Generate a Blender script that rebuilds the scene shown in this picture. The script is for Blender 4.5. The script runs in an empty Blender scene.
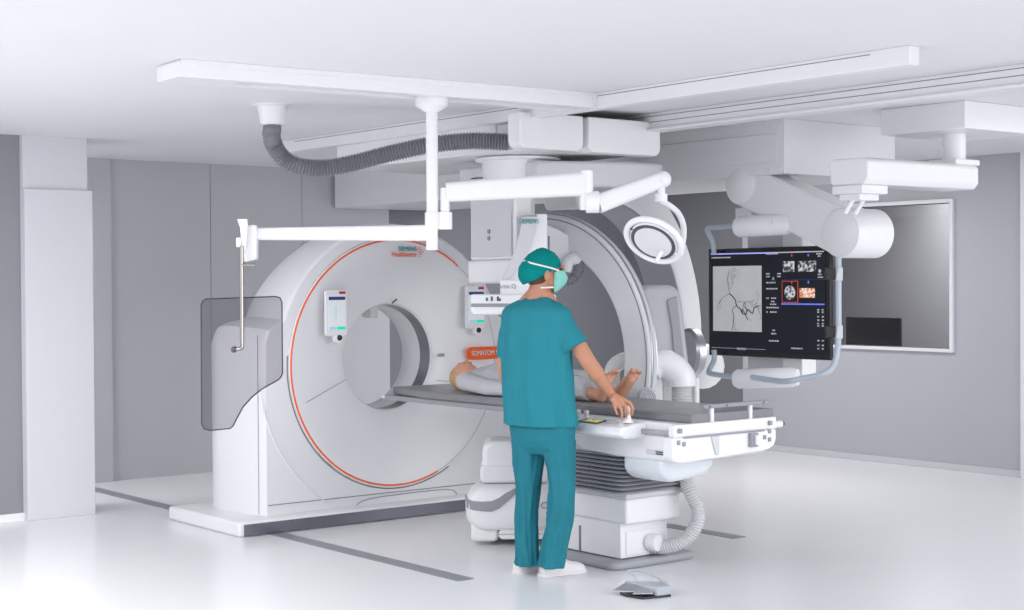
import bpy, bmesh, math, random
from math import sin, cos, pi, radians, sqrt, atan2, hypot
from mathutils import Vector, Matrix, noise
random.seed(4)
S = bpy.context.scene
COL = S.collection

# ------------------------------------------------------------------ camera
F = 1550.0; HC = 1.62
PITCH = math.atan((305 - 282) / F); ROLL = radians(0.35)
fwd = Vector((.6225 * cos(PITCH), .7826 * cos(PITCH), -sin(PITCH))).normalized()
rgt = Vector((.7826, -.6225, 0)).normalized()
upv = rgt.cross(fwd)
r2 = rgt * cos(ROLL) - upv * sin(ROLL); u2 = upv * cos(ROLL) + rgt * sin(ROLL)
cam = bpy.data.cameras.new('camera'); co = bpy.data.objects.new('camera', cam); COL.objects.link(co)
M = Matrix((r2, u2, -fwd)).transposed().to_4x4(); M.translation = Vector((0, 0, HC)); co.matrix_world = M
cam.sensor_width = 36; cam.lens = F * 36 / 1024; cam.clip_end = 100; cam.clip_start = .05
S.camera = co
CPOS = Vector((0, 0, HC))
def at(px, py, X=None, Y=None, Z=None, D=None):
    """pixel of the photo -> point of the room on a plane X=, Y=, Z= or at distance D"""
    r = fwd + r2 * ((px - 512) / F) + u2 * ((305 - py) / F)
    if X is not None: t = X / r.x
    elif Y is not None: t = Y / r.y
    elif Z is not None: t = (Z - HC) / r.z
    else: t = D
    return CPOS + r * t

# ------------------------------------------------------------------ light
S.view_settings.view_transform = 'Standard'; S.view_settings.look = 'None'
S.view_settings.gamma = 1; S.view_settings.use_curve_mapping = False
S.view_settings.exposure = -0.05
w = bpy.data.worlds.new('world'); S.world = w; w.use_nodes = True
w.node_tree.nodes['Background'].inputs[0].default_value = (.93, .94, 1, 1)
w.node_tree.nodes['Background'].inputs[1].default_value = 1.55
def area(name, loc, size, power, target=None, color=(1, 1, 1)):
    l = bpy.data.lights.new(name, 'AREA'); l.shape = 'RECTANGLE'; l.size, l.size_y = size; l.energy = power; l.color = color
    o = bpy.data.objects.new(name, l); COL.objects.link(o); o.location = loc
    if target is not None:
        o.rotation_euler = (Vector(target) - Vector(loc)).to_track_quat('-Z', 'Y').to_euler()
    return o
area('added_fill_front', (3.6, 3.2, 2.62), (2.0, 1.6), 10)  # added overhead fill out of view, stands for no known fixture
area('added_fill_left', (1.45, 7.6, 2.62), (.9, 3.6), 110)  # unseen fill added to lift the darker left side and gantry flank
area('added_fill_right', (9.4, 3.6, 2.62), (2.0, 2.4), 35)  # extra area fill out of view, added to brighten right wall and floor
area('hidden_fill_duct', (9.4, 9.3, 2.64), (.9, 3.4), 55)  # put in behind the duct housing, out of sight, to light the right side
sl = bpy.data.lights.new('added_key_sun', 'SUN'); sl.energy = 1.1; sl.angle = radians(35)  # added soft sun lamp, lifts the gantry front and back wall evenly
so = bpy.data.objects.new('added_key_sun', sl); COL.objects.link(so); so.rotation_euler = Vector((-.15, 1, -.13)).to_track_quat('-Z', 'Y').to_euler()
area('hidden_fill_column', (3.2, 11.3, 2.5), (.9, .9), 45)  # added lamp concealed behind the column to wash the rear wall and ceiling

# ------------------------------------------------------------------ materials
def mat(name, col, rough=.4, metal=0, spec=.5, emit=0, noise_amt=0, scale=8, bump=0, bscale=60, coat=0, sub=0, trans=0, alpha=1):
    m = bpy.data.materials.new(name); m.use_nodes = True
    nt = m.node_tree; b = nt.nodes['Principled BSDF']
    c = (*col, 1)
    b.inputs['Base Color'].default_value = c; b.inputs['Roughness'].default_value = rough
    b.inputs['Metallic'].default_value = metal; b.inputs['Specular IOR Level'].default_value = spec
    if coat: b.inputs['Coat Weight'].default_value = coat
    if trans: b.inputs['Transmission Weight'].default_value = trans
    if sub:
        b.inputs['Subsurface Weight'].default_value = sub; b.inputs['Subsurface Radius'].default_value = (.02, .008, .004)
    if alpha < 1: b.inputs['Alpha'].default_value = alpha
    if emit:
        b.inputs['Emission Color'].default_value = c; b.inputs['Emission Strength'].default_value = emit
    tc = nt.nodes.new('ShaderNodeTexCoord')
    if noise_amt:
        n = nt.nodes.new('ShaderNodeTexNoise'); n.inputs['Scale'].default_value = scale; n.inputs['Detail'].default_value = 4
        nt.links.new(tc.outputs['Object'], n.inputs['Vector'])
        r = nt.nodes.new('ShaderNodeMix'); r.data_type = 'RGBA'
        r.inputs[6].default_value = tuple(x * (1 - noise_amt) for x in col) + (1,)
        r.inputs[7].default_value = tuple(min(1, x * (1 + noise_amt)) for x in col) + (1,)
        nt.links.new(n.outputs['Fac'], r.inputs[0]); nt.links.new(r.outputs[2], b.inputs['Base Color'])
    if bump:
        n = nt.nodes.new('ShaderNodeTexNoise'); n.inputs['Scale'].default_value = bscale; n.inputs['Detail'].default_value = 6
        nt.links.new(tc.outputs['Object'], n.inputs['Vector'])
        bp = nt.nodes.new('ShaderNodeBump'); bp.inputs['Strength'].default_value = bump; bp.inputs['Distance'].default_value = .01
        nt.links.new(n.outputs['Fac'], bp.inputs['Height']); nt.links.new(bp.outputs['Normal'], b.inputs['Normal'])
    return m
WHITE = mat('white_plastic', (.83, .83, .85), .32, noise_amt=.01)
WHITE2 = mat('white_lacquer', (.86, .86, .88), .25, noise_amt=.01)
PALE = mat('pale_grey_plastic', (.62, .63, .66), .4, noise_amt=.01)
GREY = mat('grey_plastic', (.30, .31, .34), .4, noise_amt=.02)
DARK = mat('dark_grey_plastic', (.09, .09, .11), .4, noise_amt=.02)
BLACK = mat('black_plastic', (.012, .012, .016), .25)
SEAM = mat('seam_shadow_gap', (.22, .22, .25), .6)
STEEL = mat('brushed_steel', (.42, .43, .46), .28, metal=1, noise_amt=.06, scale=20)
RODM = mat('warm_steel_rod', (.36, .34, .32), .22, metal=1)
BLUEST = mat('pale_blue_tube', (.46, .53, .60), .35, noise_amt=.02)
ORANGE = mat('orange_trim', (.98, .13, .01), .4)
TEAL = mat('teal_print', (.0, .33, .33), .5)
CEILM = mat('ceiling_paint', (.80, .80, .82), .6, noise_amt=.01, scale=2)
WALLM = mat('wall_paint_grey', (.57, .575, .605), .55, noise_amt=.03, scale=1.5, bump=.05, bscale=300)
WALLR = mat('wall_paint_light_grey', (.48, .48, .52), .55, noise_amt=.03, scale=1.5, bump=.05, bscale=300)
DWALL = mat('wall_paint_dark_grey', (.20, .20, .22), .6, noise_amt=.05, scale=2, bump=.05, bscale=300)
COLM = mat('column_paint', (.66, .66, .70), .5, noise_amt=.01)
FLOORM = mat('floor_epoxy', (.84, .84, .85), .24, noise_amt=.015, scale=1.2, spec=.5, bump=.015, bscale=3)
STRIPM = mat('floor_strip_grey', (.26, .28, .31), .35, noise_amt=.03)
MATT = mat('mattress_vinyl', (.225, .225, .24), .36, noise_amt=.08, scale=14, bump=.25, bscale=18)
HOSE = mat('hose_grey', (.20, .205, .225), .35, noise_amt=.03)
HOSEL = mat('hose_light_grey', (.60, .61, .62), .4, noise_amt=.03)
SCRUB = mat('scrub_cotton', (.026, .235, .29), .85, spec=.15, noise_amt=.09, scale=7, bump=.35, bscale=22)
CAPM = mat('cap_cotton', (.0, .23, .22), .85, spec=.15, noise_amt=.12, scale=14, bump=.4, bscale=40)
MASKM = mat('mask_fabric', (.24, .60, .53), .8, noise_amt=.08, scale=20, bump=.3, bscale=60)
TAPE = mat('white_tape', (.82, .84, .85), .7, noise_amt=.02)
SKIN = mat('skin', (.55, .265, .165), .5, spec=.35, noise_amt=.10, scale=16, sub=.12, bump=.08, bscale=90)
SKIN2 = mat('skin_pale', (.64, .33, .215), .5, spec=.35, noise_amt=.07, scale=18, sub=.12)
HAIRB = mat('brown_hair', (.10, .055, .035), .7, noise_amt=.3, scale=60, bump=.6, bscale=200)
HAIRY = mat('blonde_hair', (.55, .36, .17), .6, noise_amt=.25, scale=50, bump=.5, bscale=120)
SUIT = mat('gown_grey_cotton', (.52, .52, .545), .85, spec=.15, noise_amt=.04, scale=10, bump=.35, bscale=18)
SHOE = mat('white_shoe_leather', (.80, .78, .79), .45, noise_amt=.02)
RED = mat('red_tag', (.55, .02, .04), .5)
SCREENM = mat('screen_dark', (.010, .011, .018), .45, spec=.25, emit=.4)
def em(name, c, s=1): return mat(name, c, .4, emit=s)
SCRW = em('screen_white', (.62, .66, .68), .35)
SCRB = em('screen_blue_line', (.10, .14, .60), .9)
SCRLB = em('screen_violet_line', (.30, .32, .75), .9)
SCRNAVY = em('screen_navy', (.01, .02, .10), .6)
SCRG = em('screen_green', (.0, .55, .38), .6)
SCRT = em('screen_text_grey', (.42, .43, .46), .6)
SCRR = em('screen_red', (.45, .06, .03), .6)
SCRI = mat('screen_angiogram', (.55, .56, .57), .4, noise_amt=.14, scale=9, emit=.28)
SCRV = em('screen_vessel', (.015, .015, .018), .05)
def scan_mat(name, c0, c1, scale):
    m = bpy.data.materials.new(name); m.use_nodes = True; nt = m.node_tree; b = nt.nodes['Principled BSDF']
    tc = nt.nodes.new('ShaderNodeTexCoord'); n = nt.nodes.new('ShaderNodeTexNoise'); n.inputs['Scale'].default_value = scale; n.inputs['Detail'].default_value = 5
    rp = nt.nodes.new('ShaderNodeValToRGB'); rp.color_ramp.elements[0].position = .42; rp.color_ramp.elements[1].position = .6
    rp.color_ramp.elements[0].color = (*c0, 1); rp.color_ramp.elements[1].color = (*c1, 1)
    nt.links.new(tc.outputs['Object'], n.inputs['Vector']); nt.links.new(n.outputs['Fac'], rp.inputs[0])
    nt.links.new(rp.outputs[0], b.inputs['Base Color']); nt.links.new(rp.outputs[0], b.inputs['Emission Color']); b.inputs['Emission Strength'].default_value = .6
    return m
SCAN1 = scan_mat('screen_scan_grey', (.02, .02, .025), (.55, .56, .58), 45)
SCAN2 = scan_mat('screen_scan_orange', (.5, .12, .04), (.85, .72, .6), 60)
YEL = scan_mat('console_display', (.20, .22, .20), (.62, .50, .02), 40)

def glass_mat():
    m = bpy.data.materials.new('tinted_lead_glass'); m.use_nodes = True; nt = m.node_tree
    for n in list(nt.nodes):
        if n.type != 'OUTPUT_MATERIAL': nt.nodes.remove(n)
    out = [n for n in nt.nodes][0]
    t = nt.nodes.new('ShaderNodeBsdfTransparent'); t.inputs[0].default_value = (.76, .755, .775, 1)
    g = nt.nodes.new('ShaderNodeBsdfGlossy'); g.inputs['Roughness'].default_value = .03
    fr = nt.nodes.new('ShaderNodeFresnel'); fr.inputs[0].default_value = 1.35
    mx = nt.nodes.new('ShaderNodeMixShader')
    nt.links.new(fr.outputs[0], mx.inputs[0]); nt.links.new(t.outputs[0], mx.inputs[1]); nt.links.new(g.outputs[0], mx.inputs[2]); nt.links.new(mx.outputs[0], out.inputs[0])
    return m
GLASS = glass_mat()
WGLASS = glass_mat(); WGLASS.name = 'window_glass'
WGLASS.node_tree.nodes['Transparent BSDF'].inputs[0].default_value = (.8, .8, .82, 1)

# ------------------------------------------------------------------ mesh helpers
def frame_of(d):
    d = Vector(d).normalized()
    a = Vector((0, 0, 1)) if abs(d.z) < .9 else Vector((1, 0, 0))
    x = a.cross(d).normalized(); return x, d.cross(x).normalized(), d
class MB:
    def __init__(s): s.v = []; s.f = []
    def add(s, vs, fs):
        o = len(s.v); s.v += [tuple(v) for v in vs]; s.f += [tuple(i + o for i in f) for f in fs]; return s
    def box(s, x0, x1, y0, y1, z0, z1):
        v = [(x, y, z) for x in (x0, x1) for y in (y0, y1) for z in (z0, z1)]
        return s.add(v, [(0, 1, 3, 2), (4, 6, 7, 5), (0, 4, 5, 1), (2, 3, 7, 6), (0, 2, 6, 4), (1, 5, 7, 3)])
    def obox(s, c, ax, ay, az, hx, hy, hz):
        c = Vector(c); v = [c + ax * (i * hx) + ay * (j * hy) + az * (k * hz) for i in (-1, 1) for j in (-1, 1) for k in (-1, 1)]
        return s.add(v, [(0, 1, 3, 2), (4, 6, 7, 5), (0, 4, 5, 1), (2, 3, 7, 6), (0, 2, 6, 4), (1, 5, 7, 3)])
    def prism(s, pts, vec):
        n = len(pts); vec = Vector(vec); p = [Vector(q) for q in pts]
        return s.add(p + [q + vec for q in p], [tuple(range(n - 1, -1, -1)), tuple(range(n, 2 * n))] + [(i, (i + 1) % n, n + (i + 1) % n, n + i) for i in range(n)])
    def loft(s, rings, cap=True, closed=True):
        n = len(rings[0]); vs = [p for r in rings for p in r]; fs = []
        for k in range(len(rings) - 1):
            for i in range(n if closed else n - 1):
                j = (i + 1) % n
                fs.append((k * n + i, k * n + j, (k + 1) * n + j, (k + 1) * n + i))
        if cap: fs += [tuple(range(n - 1, -1, -1)), tuple((len(rings) - 1) * n + i for i in range(n))]
        return s.add(vs, fs)
    def tube(s, path, r, n=16, cap=True):
        P = [Vector(p) for p in path]; R = r if hasattr(r, '__len__') else [r] * len(P); rings = []
        t = (P[1] - P[0]).normalized(); x, y, _ = frame_of(t)
        for i, p in enumerate(P):
            if i == 0: t = (P[1] - P[0])
            elif i == len(P) - 1: t = P[-1] - P[-2]
            else: t = (P[i + 1] - P[i]).normalized() + (P[i] - P[i - 1]).normalized()
            t.normalize(); x = (x - t * x.dot(t)).normalized(); y = t.cross(x)
            rings.append([p + (x * cos(2 * pi * k / n) + y * sin(2 * pi * k / n)) * R[i] for k in range(n)])
        return s.loft(rings, cap)
    def cyl(s, a, b, r, r2=None, n=32): return s.tube([a, b], [r, r if r2 is None else r2], n)
    def lathe(s, prof, o, ax, n=48, cap=True):
        o = Vector(o); x, y, d = frame_of(ax)
        return s.loft([[o + d * h + (x * cos(2 * pi * k / n) + y * sin(2 * pi * k / n)) * max(r, 1e-4) for k in range(n)] for r, h in prof], cap)
    def ell(s, c, r, n=20, ax=None):
        c = Vector(c); X, Y, Z = ax if ax else (Vector((1, 0, 0)), Vector((0, 1, 0)), Vector((0, 0, 1))); rings = []
        m = n // 2
        for i in range(m + 1):
            a = -pi / 2 + pi * i / m; k = max(cos(a), 1e-3)
            rings.append([c + X * (r[0] * k * cos(2 * pi * j / n)) + Y * (r[1] * k * sin(2 * pi * j / n)) + Z * (r[2] * sin(a)) for j in range(n)])
        return s.loft(rings)
    def caps(s, a, b, ra, rb, n=16, flat=1.0, fdir=None):
        """tapered limb with round ends"""
        a = Vector(a); b = Vector(b); d = (b - a); L = d.length; d.normalize()
        if fdir is not None:
            y = Vector(fdir); y = (y - d * y.dot(d)).normalized(); x = y.cross(d)
        else: x, y, _ = frame_of(d)
        pr = [(ra * sin(t), -ra * cos(t)) for t in (.05, .5, 1.0, 1.4)] + [(rb * cos(t), L + rb * sin(t)) for t in (.15, .55, 1.05, 1.52)]
        return s.loft([[a + d * h + (x * cos(2 * pi * k / n) + y * (sin(2 * pi * k / n) * flat)) * r for k in range(n)] for r, h in pr])
    def torus(s, c, x, y, R, r, n=96, m=8, a0=0, a1=2 * pi):
        c = Vector(c); z = x.cross(y).normalized(); full = abs(a1 - a0 - 2 * pi) < 1e-6; rings = []
        for i in range(n + (0 if full else 1)):
            a = a0 + (a1 - a0) * i / n; d = x * cos(a) + y * sin(a)
            rings.append([c + d * R + (d * cos(2 * pi * k / m) + z * sin(2 * pi * k / m)) * r for k in range(m)])
        if full: rings.append(rings[0])
        return s.loft(rings, cap=not full)
    def build(s, name, m, parent=None, bevel=0, seg=3, smooth=True, ang=35, remesh=0, smoothit=0, local=False, sub=0, solid=0):
        me = bpy.data.meshes.new(name); me.from_pydata(s.v, [], s.f)
        if parent is not None and not local and parent.name in WM: me.transform(WM[parent.name].inverted())
        bm = bmesh.new(); bm.from_mesh(me); bmesh.ops.remove_doubles(bm, verts=bm.verts, dist=1e-6)
        if not solid: bmesh.ops.recalc_face_normals(bm, faces=bm.faces)
        bm.to_mesh(me); bm.free()
        me.materials.append(m)
        if smooth:
            me.polygons.foreach_set('use_smooth', [True] * len(me.polygons))
            if not remesh and not sub: me.set_sharp_from_angle(angle=radians(ang))
        o = bpy.data.objects.new(name, me); COL.objects.link(o)
        if parent is not None:
            o.parent = parent
            if parent.name in WM: WM[o.name] = WM[parent.name]
        if solid:
            k = o.modifiers.new('thickness', 'SOLIDIFY'); k.thickness = solid; k.offset = 0
        if remesh:
            k = o.modifiers.new('skin', 'REMESH'); k.mode = 'VOXEL'; k.voxel_size = remesh; k.use_smooth_shade = True
            if smoothit:
                k = o.modifiers.new('relax', 'SMOOTH'); k.iterations = smoothit; k.factor = .5
        if bevel:
            k = o.modifiers.new('bevel', 'BEVEL'); k.width = bevel; k.segments = seg; k.limit_method = 'ANGLE'; k.angle_limit = radians(35); k.harden_normals = False
        if sub:
            k = o.modifiers.new('sub', 'SUBSURF'); k.levels = sub; k.render_levels = sub
        return o
WM = {}
def thing(name, label, cat, loc=(0, 0, 0), rotz=0, group=None):
    o = bpy.data.objects.new(name, None); COL.objects.link(o); o.empty_display_size = .1
    o.location = loc; o.rotation_euler = (0, 0, rotz); o['label'] = label; o['category'] = cat
    if group: o['group'] = group
    WM[o.name] = Matrix.Translation(Vector(loc)) @ Matrix.Rotation(rotz, 4, 'Z'); return o
def tag(o, label, cat, group=None):
    o['label'] = label; o['category'] = cat
    if group: o['group'] = group
    return o
def struct(o): o['kind'] = 'structure'; return o
def lab(o, s): o['label'] = s; return o
def text(s, name, m, parent, loc, xd, yd, size, depth=.0015, align='CENTER', sx=1.0):
    c = bpy.data.curves.new(name, 'FONT'); c.body = s; c.size = size; c.extrude = depth; c.align_x = align; c.align_y = 'CENTER'; c.offset = 0
    t = bpy.data.objects.new(name + '_tmp', c); COL.objects.link(t)
    bpy.context.view_layer.update(); dg = bpy.context.evaluated_depsgraph_get()
    me = bpy.data.meshes.new_from_object(t.evaluated_get(dg)); bpy.data.objects.remove(t)
    xd = Vector(xd).normalized(); yd = Vector(yd); yd = (yd - xd * yd.dot(xd)).normalized(); zd = xd.cross(yd)
    m4 = Matrix((xd * sx, yd, zd)).transposed().to_4x4(); m4.translation = Vector(loc); me.transform(m4)
    if parent is not None: me.transform(WM[parent.name].inverted())
    me.materials.clear(); me.materials.append(m)
    o = bpy.data.objects.new(name, me); COL.objects.link(o); o.parent = parent
    if parent is not None: WM[o.name] = WM[parent.name]
    return o
def bez(pts, n=12):
    """smooth curve through the points"""
    P = [Vector(p) for p in pts]; out = []
    for i in range(len(P) - 1):
        p0 = P[max(i - 1, 0)]; p1 = P[i]; p2 = P[i + 1]; p3 = P[min(i + 2, len(P) - 1)]
        for k in range(n):
            t = k / n
            out.append(.5 * ((2 * p1) + (p2 - p0) * t + (2 * p0 - 5 * p1 + 4 * p2 - p3) * t * t + (3 * p1 - p0 - 3 * p2 + p3) * t ** 3))
    return out + [P[-1]]
def resample(P, step):
    out = [P[0]]; acc = 0
    for a, b in zip(P, P[1:]):
        L = (b - a).length; d = step - acc
        while d <= L:
            out.append(a.lerp(b, d / L)); d += step
        acc = L - (d - step)
    out.append(P[-1]); return out
def ribbed(mb, pts, r, pitch, depth, n=24):
    P = resample(bez(pts, 40), pitch / 6); R = [r - depth * (.5 - .5 * cos(2 * pi * i / 6)) for i in range(len(P))]
    return mb.tube(P, R, n)
def rrect(hw, hh, r, n=5):
    out = []
    for cx, cy, a in ((hw - r, hh - r, 0), (-hw + r, hh - r, 90), (-hw + r, -hh + r, 180), (hw - r, -hh + r, 270)):
        for k in range(n + 1):
            t = radians(a + 90 * k / n); out.append((cx + r * cos(t), cy + r * sin(t)))
    return out
VX = Vector((1, 0, 0)); VY = Vector((0, 1, 0)); VZ = Vector((0, 0, 1))
IR = rgt.copy(); IA = Vector((fwd.x, fwd.y, 0)).normalized()       # directions "to the right" and "away" as the photographer stands

# ================================================================== SETTING
ZC = 2.65
struct(MB().box(-2.5, 11.1, -3.5, 12.03, -.1, 0).build('floor', FLOORM, smooth=False))
struct(MB().box(.8, 11.1, 1.9, 12.03, ZC, ZC + .1).build('ceiling', CEILM, smooth=False))
xs = [3.9, 5.355, 6.27, 7.177, 8.114]
for i in range(4):
    y = 12.03 if i else 12.0
    struct(MB().box(xs[i], xs[i + 1] - .006, y, 12.13, 0, ZC).build('wall_back_%s' % ('abcd'[i]), WALLM, smooth=False))
struct(MB().box(8.114, 11.1, 12.05, 12.13, 0, 2.5).build('wall_back_dark', DWALL, smooth=False))
struct(MB().box(8.114, 11.1, 12.03, 12.13, 2.5, ZC).build('wall_back_header', WALLM, smooth=False))
struct(MB().box(3.9, 11.1, 12.035, 12.14, 0, ZC).build('wall_back_core', SEAM, smooth=False))
# right wall with the control room window
wy0, wy1, wz0, wz1 = 7.965, 9.75, 1.03, 2.27
rw = MB(); rw.box(11.1, 11.2, 2.0, wy0, 0, ZC); rw.box(11.1, 11.2, wy1, 10.364, 0, ZC); rw.box(11.1, 11.2, wy0, wy1, 0, wz0); rw.box(11.1, 11.2, wy0, wy1, wz1, ZC)
struct(rw.build('wall_right', WALLR, smooth=False))
struct(MB().box(11.11, 11.2, 10.364, 12.05, 0, 2.5).build('wall_right_dark', DWALL, smooth=False))
struct(MB().box(11.1, 11.2, 10.364, 12.05, 2.5, ZC).build('wall_right_header', WALLR, smooth=False))
fr = MB()
for a in ((wy0 - .03, wy0, wz0 - .03, wz1 + .03), (wy1, wy1 + .03, wz0 - .03, wz1 + .03), (wy0, wy1, wz0 - .03, wz0), (wy0, wy1, wz1, wz1 + .03)):
    fr.box(11.07, 11.22, *a)
fo = struct(fr.build('window_1', WHITE, smooth=False, bevel=.004))
MB().box(11.14, 11.15, wy0, wy1, wz0, wz1).build('pane', WGLASS, fo, smooth=False)
CRM = mat('control_room_paint', (.42, .42, .43), .7, noise_amt=.05, scale=2)
for nm_, bb in (('wall_control_rear', (12.9, 13.0, 6.9, 11.6, 0, ZC)), ('wall_control_far', (11.22, 12.9, 11.5, 11.6, 0, ZC)), ('wall_control_near', (11.22, 12.9, 6.9, 7.0, 0, ZC)), ('floor_control', (11.22, 13, 7.0, 11.5, -.1, 0)), ('ceiling_control', (11.22, 13, 7, 11.5, ZC, ZC + .1))):
    struct(MB().box(*bb).build(nm_, CRM, smooth=False))
area('control_room_light', (12.2, 8.6, 2.55), (1.0, 1.6), 70)
# desk and monitor in control room
t = thing('control_desk', 'grey desk under the black monitor behind the control room window', 'desk', (11.6, 9.2, 0))
MB().box(11.3, 11.95, 8.2, 10.4, .70, .74).build('desktop', GREY, t, bevel=.004)
for yy in (8.3, 10.3): MB().box(11.4, 11.9, yy - .02, yy + .02, 0, .70).build('leg', GREY, t, bevel=.003)
a = at(847, 317, X=11.6); b = at(901, 348, X=11.6)
t = thing('control_room_monitor', 'black back of a monitor seen through the control room window', 'monitor', (11.6, (a.y + b.y) / 2, .74))
MB().box(11.58, 11.62, b.y, a.y, .93, a.z).build('display_housing', BLACK, t, bevel=.008)
yc = (a.y + b.y) / 2
MB().box(11.60, 11.64, yc - .04, yc + .04, .76, .95).build('neck', BLACK, t, bevel=.004)
MB().box(11.52, 11.74, yc - .14, yc + .14, .74, .76).build('foot', BLACK, t, bevel=.006)
# skirting
struct(MB().box(11.085, 11.1, 2.0, 12.03, 0, .055).build('baseboard_right', PALE, smooth=False, bevel=.003))
struct(MB().box(11.05, 11.1, 7.235, 7.27, 0, ZC).build('trim_1', WHITE, smooth=False))
# column and left wall
struct(MB().box(4.0, 4.49, 10.38, 10.9, 0, 2.28).build('wall_column_lower', COLM, bevel=.004, smooth=False))
struct(MB().box(4.0, 4.465, 10.41, 10.9, 2.28, ZC).build('wall_column_upper', COLM, smooth=False))
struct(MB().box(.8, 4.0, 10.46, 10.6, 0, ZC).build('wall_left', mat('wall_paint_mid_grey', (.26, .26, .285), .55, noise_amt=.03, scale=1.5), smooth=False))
struct(MB().box(.8, 4.0, 10.435, 10.46, 0, .05).build('baseboard_left', WHITE, smooth=False))
# floor strips
struct(MB().box(4.975, 5.085, 6.74, 12.0, 0, .004).build('trim_2', STRIPM, smooth=False))
struct(MB().box(7.12, 7.23, 6.73, 8.75, 0, .004).build('trim_3', STRIPM, smooth=False))
# bulkhead on the ceiling
t = thing('ceiling_duct_housing', 'long white riveted duct box under the ceiling behind the monitor arm', 'duct', (8.26, 9.4, ZC))
MB().box(7.50, 8.62, 6.64, 12.0, 2.30, ZC).build('casing', WHITE, t, bevel=.003)
MB().box(7.492, 7.50, 6.70, 8.3, 2.38, 2.56).build('access_panel', WHITE, t, bevel=.003)
MB().box(7.482, 7.50, 8.2, 9.2, 2.42, 2.44).build('ledge', PALE, t, bevel=.002)
for y in (6.67, 6.77, 8.1, 8.3, 9.6, 9.8):
    for z in (2.33, 2.61): MB().lathe([(.012, 0), (.010, .006), (0, .008)], (7.50, y, z), (-1, 0, 0), 12).build('rivet', WHITE, t)

# ================================================================== CEILING RAILS
def rail(name, label, a, b, wd, h, prof=None):
    a = Vector(a); b = Vector(b); t = thing(name, label, 'rail', ((a.x + b.x) / 2, (a.y + b.y) / 2, ZC))
    d = (b - a).normalized(); s = d.cross(VZ).normalized()
    m = MB(); c = (a + b) / 2; c.z = ZC - h / 2; m.obox(c, s, d, VZ, wd / 2, (b - a).length / 2, h / 2); m.build('beam', WHITE, t, bevel=.004)
    return t, s, d, c
t, s, d, c = rail('ceiling_rail', 'white ceiling rail with a free square end near the top right', (5.745, 9.88, 0), (5.655, 4.25, 0), .075, .085)
MB().obox(c + VZ * .026, s, d, VZ, .0385, 2.6, .002).build('groove', SEAM, t, smooth=False)
t, s, d, c = rail('ceiling_rail', 'grooved white ceiling rail running off the right edge of the photo', (6.70, 9.8, 0), (6.56, 3.4, 0), .07, .10)
for dz in (.03, -.005): MB().obox(c + VZ * dz, s, d, VZ, .0365, 3.2, .002).build('groove', SEAM, t, smooth=False)
MB().obox(c - VZ * .055, s, d, VZ, .06, 3.2, .008).build('flange', WHITE, t, bevel=.003)
# track for the arm column (runs left to right)
pa = at(170, 77, Z=2.60); pb = at(588, 99, Z=2.62)
t = thing('ceiling_track', 'long flat white ceiling track carrying the arm column', 'rail', ((3.3 + 5.65) / 2, 6.6, ZC))
ta = Vector((3.25, 6.62, 0)); tb = Vector((5.70, 6.47, 0)); d = (tb - ta).normalized(); s = VZ.cross(d); c = (ta + tb) / 2; L = (tb - ta).length / 2
MB().obox((c.x, c.y, ZC - .012), d, s, VZ, L, .13, .012).build('plate', WHITE, t, bevel=.002)
for q in (-.085, .085):
    MB().obox(Vector((c.x, c.y, ZC - .045)) + s * q, d, s, VZ, L, .035, .035).build('runner', WHITE, t, bevel=.003)
MB().obox(Vector((ta.x + .16, ta.y, ZC - .045)), d, s, VZ, .17, .13, .036).build('end_cap', WHITE, t, bevel=.004)
MB().obox(Vector((tb.x - .03, tb.y, ZC - .045)), d, s, VZ, .03, .13, .036).build('end_cap', WHITE, t, bevel=.004)

# ================================================================== CT GANTRY
GX, GZ = 6.09, 1.065; YF = 8.95
t = thing('ct_gantry', 'large white ring shaped CT scanner gantry with orange circle line', 'scanner', (GX, 9.3, 0))
MB().box(4.765, 7.44, 8.80, 9.80, .0, .095).build('base', WHITE, t, bevel=.018)
MB().box(4.80, 7.40, 8.788, 8.80, .006, .080).build('base_strip', mat('base_dark_metal', (.20, .20, .235), .25, metal=.8, noise_amt=.03), t, bevel=.002)
def outline(R, W, zs):
    pts = []; zt = zs + .04; a0 = math.asin(min(.95, (zt - GZ) / R))
    for k in range(9): pts.append((-W + 2 * W * k / 8, .095))
    pts += [(W, .4), (W, .75), (W, zs - .1), (W - .03, zs - .02), (W - .09, zs + .01)]
    for k in range(41):
        a = a0 + (pi - 2 * a0) * k / 40; pts.append((R * cos(a), GZ + R * sin(a)))
    pts += [(-W + .09, zs + .01), (-W + .03, zs - .02), (-W, zs - .1), (-W, .75), (-W, .4)]
    return pts
rings = []
sh = MB()
prof = [(8.95, .940, 1.035, 1.325), (8.965, .958, 1.048, 1.335), (9.0, .966, 1.058, 1.34), (9.15, .972, 1.10, 1.35), (9.3, .965, 1.118, 1.355), (9.42, .945, 1.125, 1.355), (9.5, .92, 1.12, 1.345), (9.62, .875, 1.08, 1.31), (9.70, .83, 1.02, 1.27)]
o0 = outline(.94, 1.035, 1.325)
inner = []
for x, z in o0:
    a = atan2(z - GZ, x); inner.append(Vector((GX + .872 * cos(a), YF, GZ + .872 * sin(a))))
rings = [inner] + [[Vector((GX + x, Y, z)) for x, z in outline(R, W, zs)] for Y, R, W, zs in prof]
back = []
for x, z in outline(.83, 1.0, 1.30):
    a = atan2(z - GZ, x); back.append(Vector((GX + .60 * cos(a), 9.72, 1.10 + .60 * sin(a))))
rings.append(back)
sh.loft(rings, cap=False); sh.build('housing', WHITE, t, ang=28)
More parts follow.
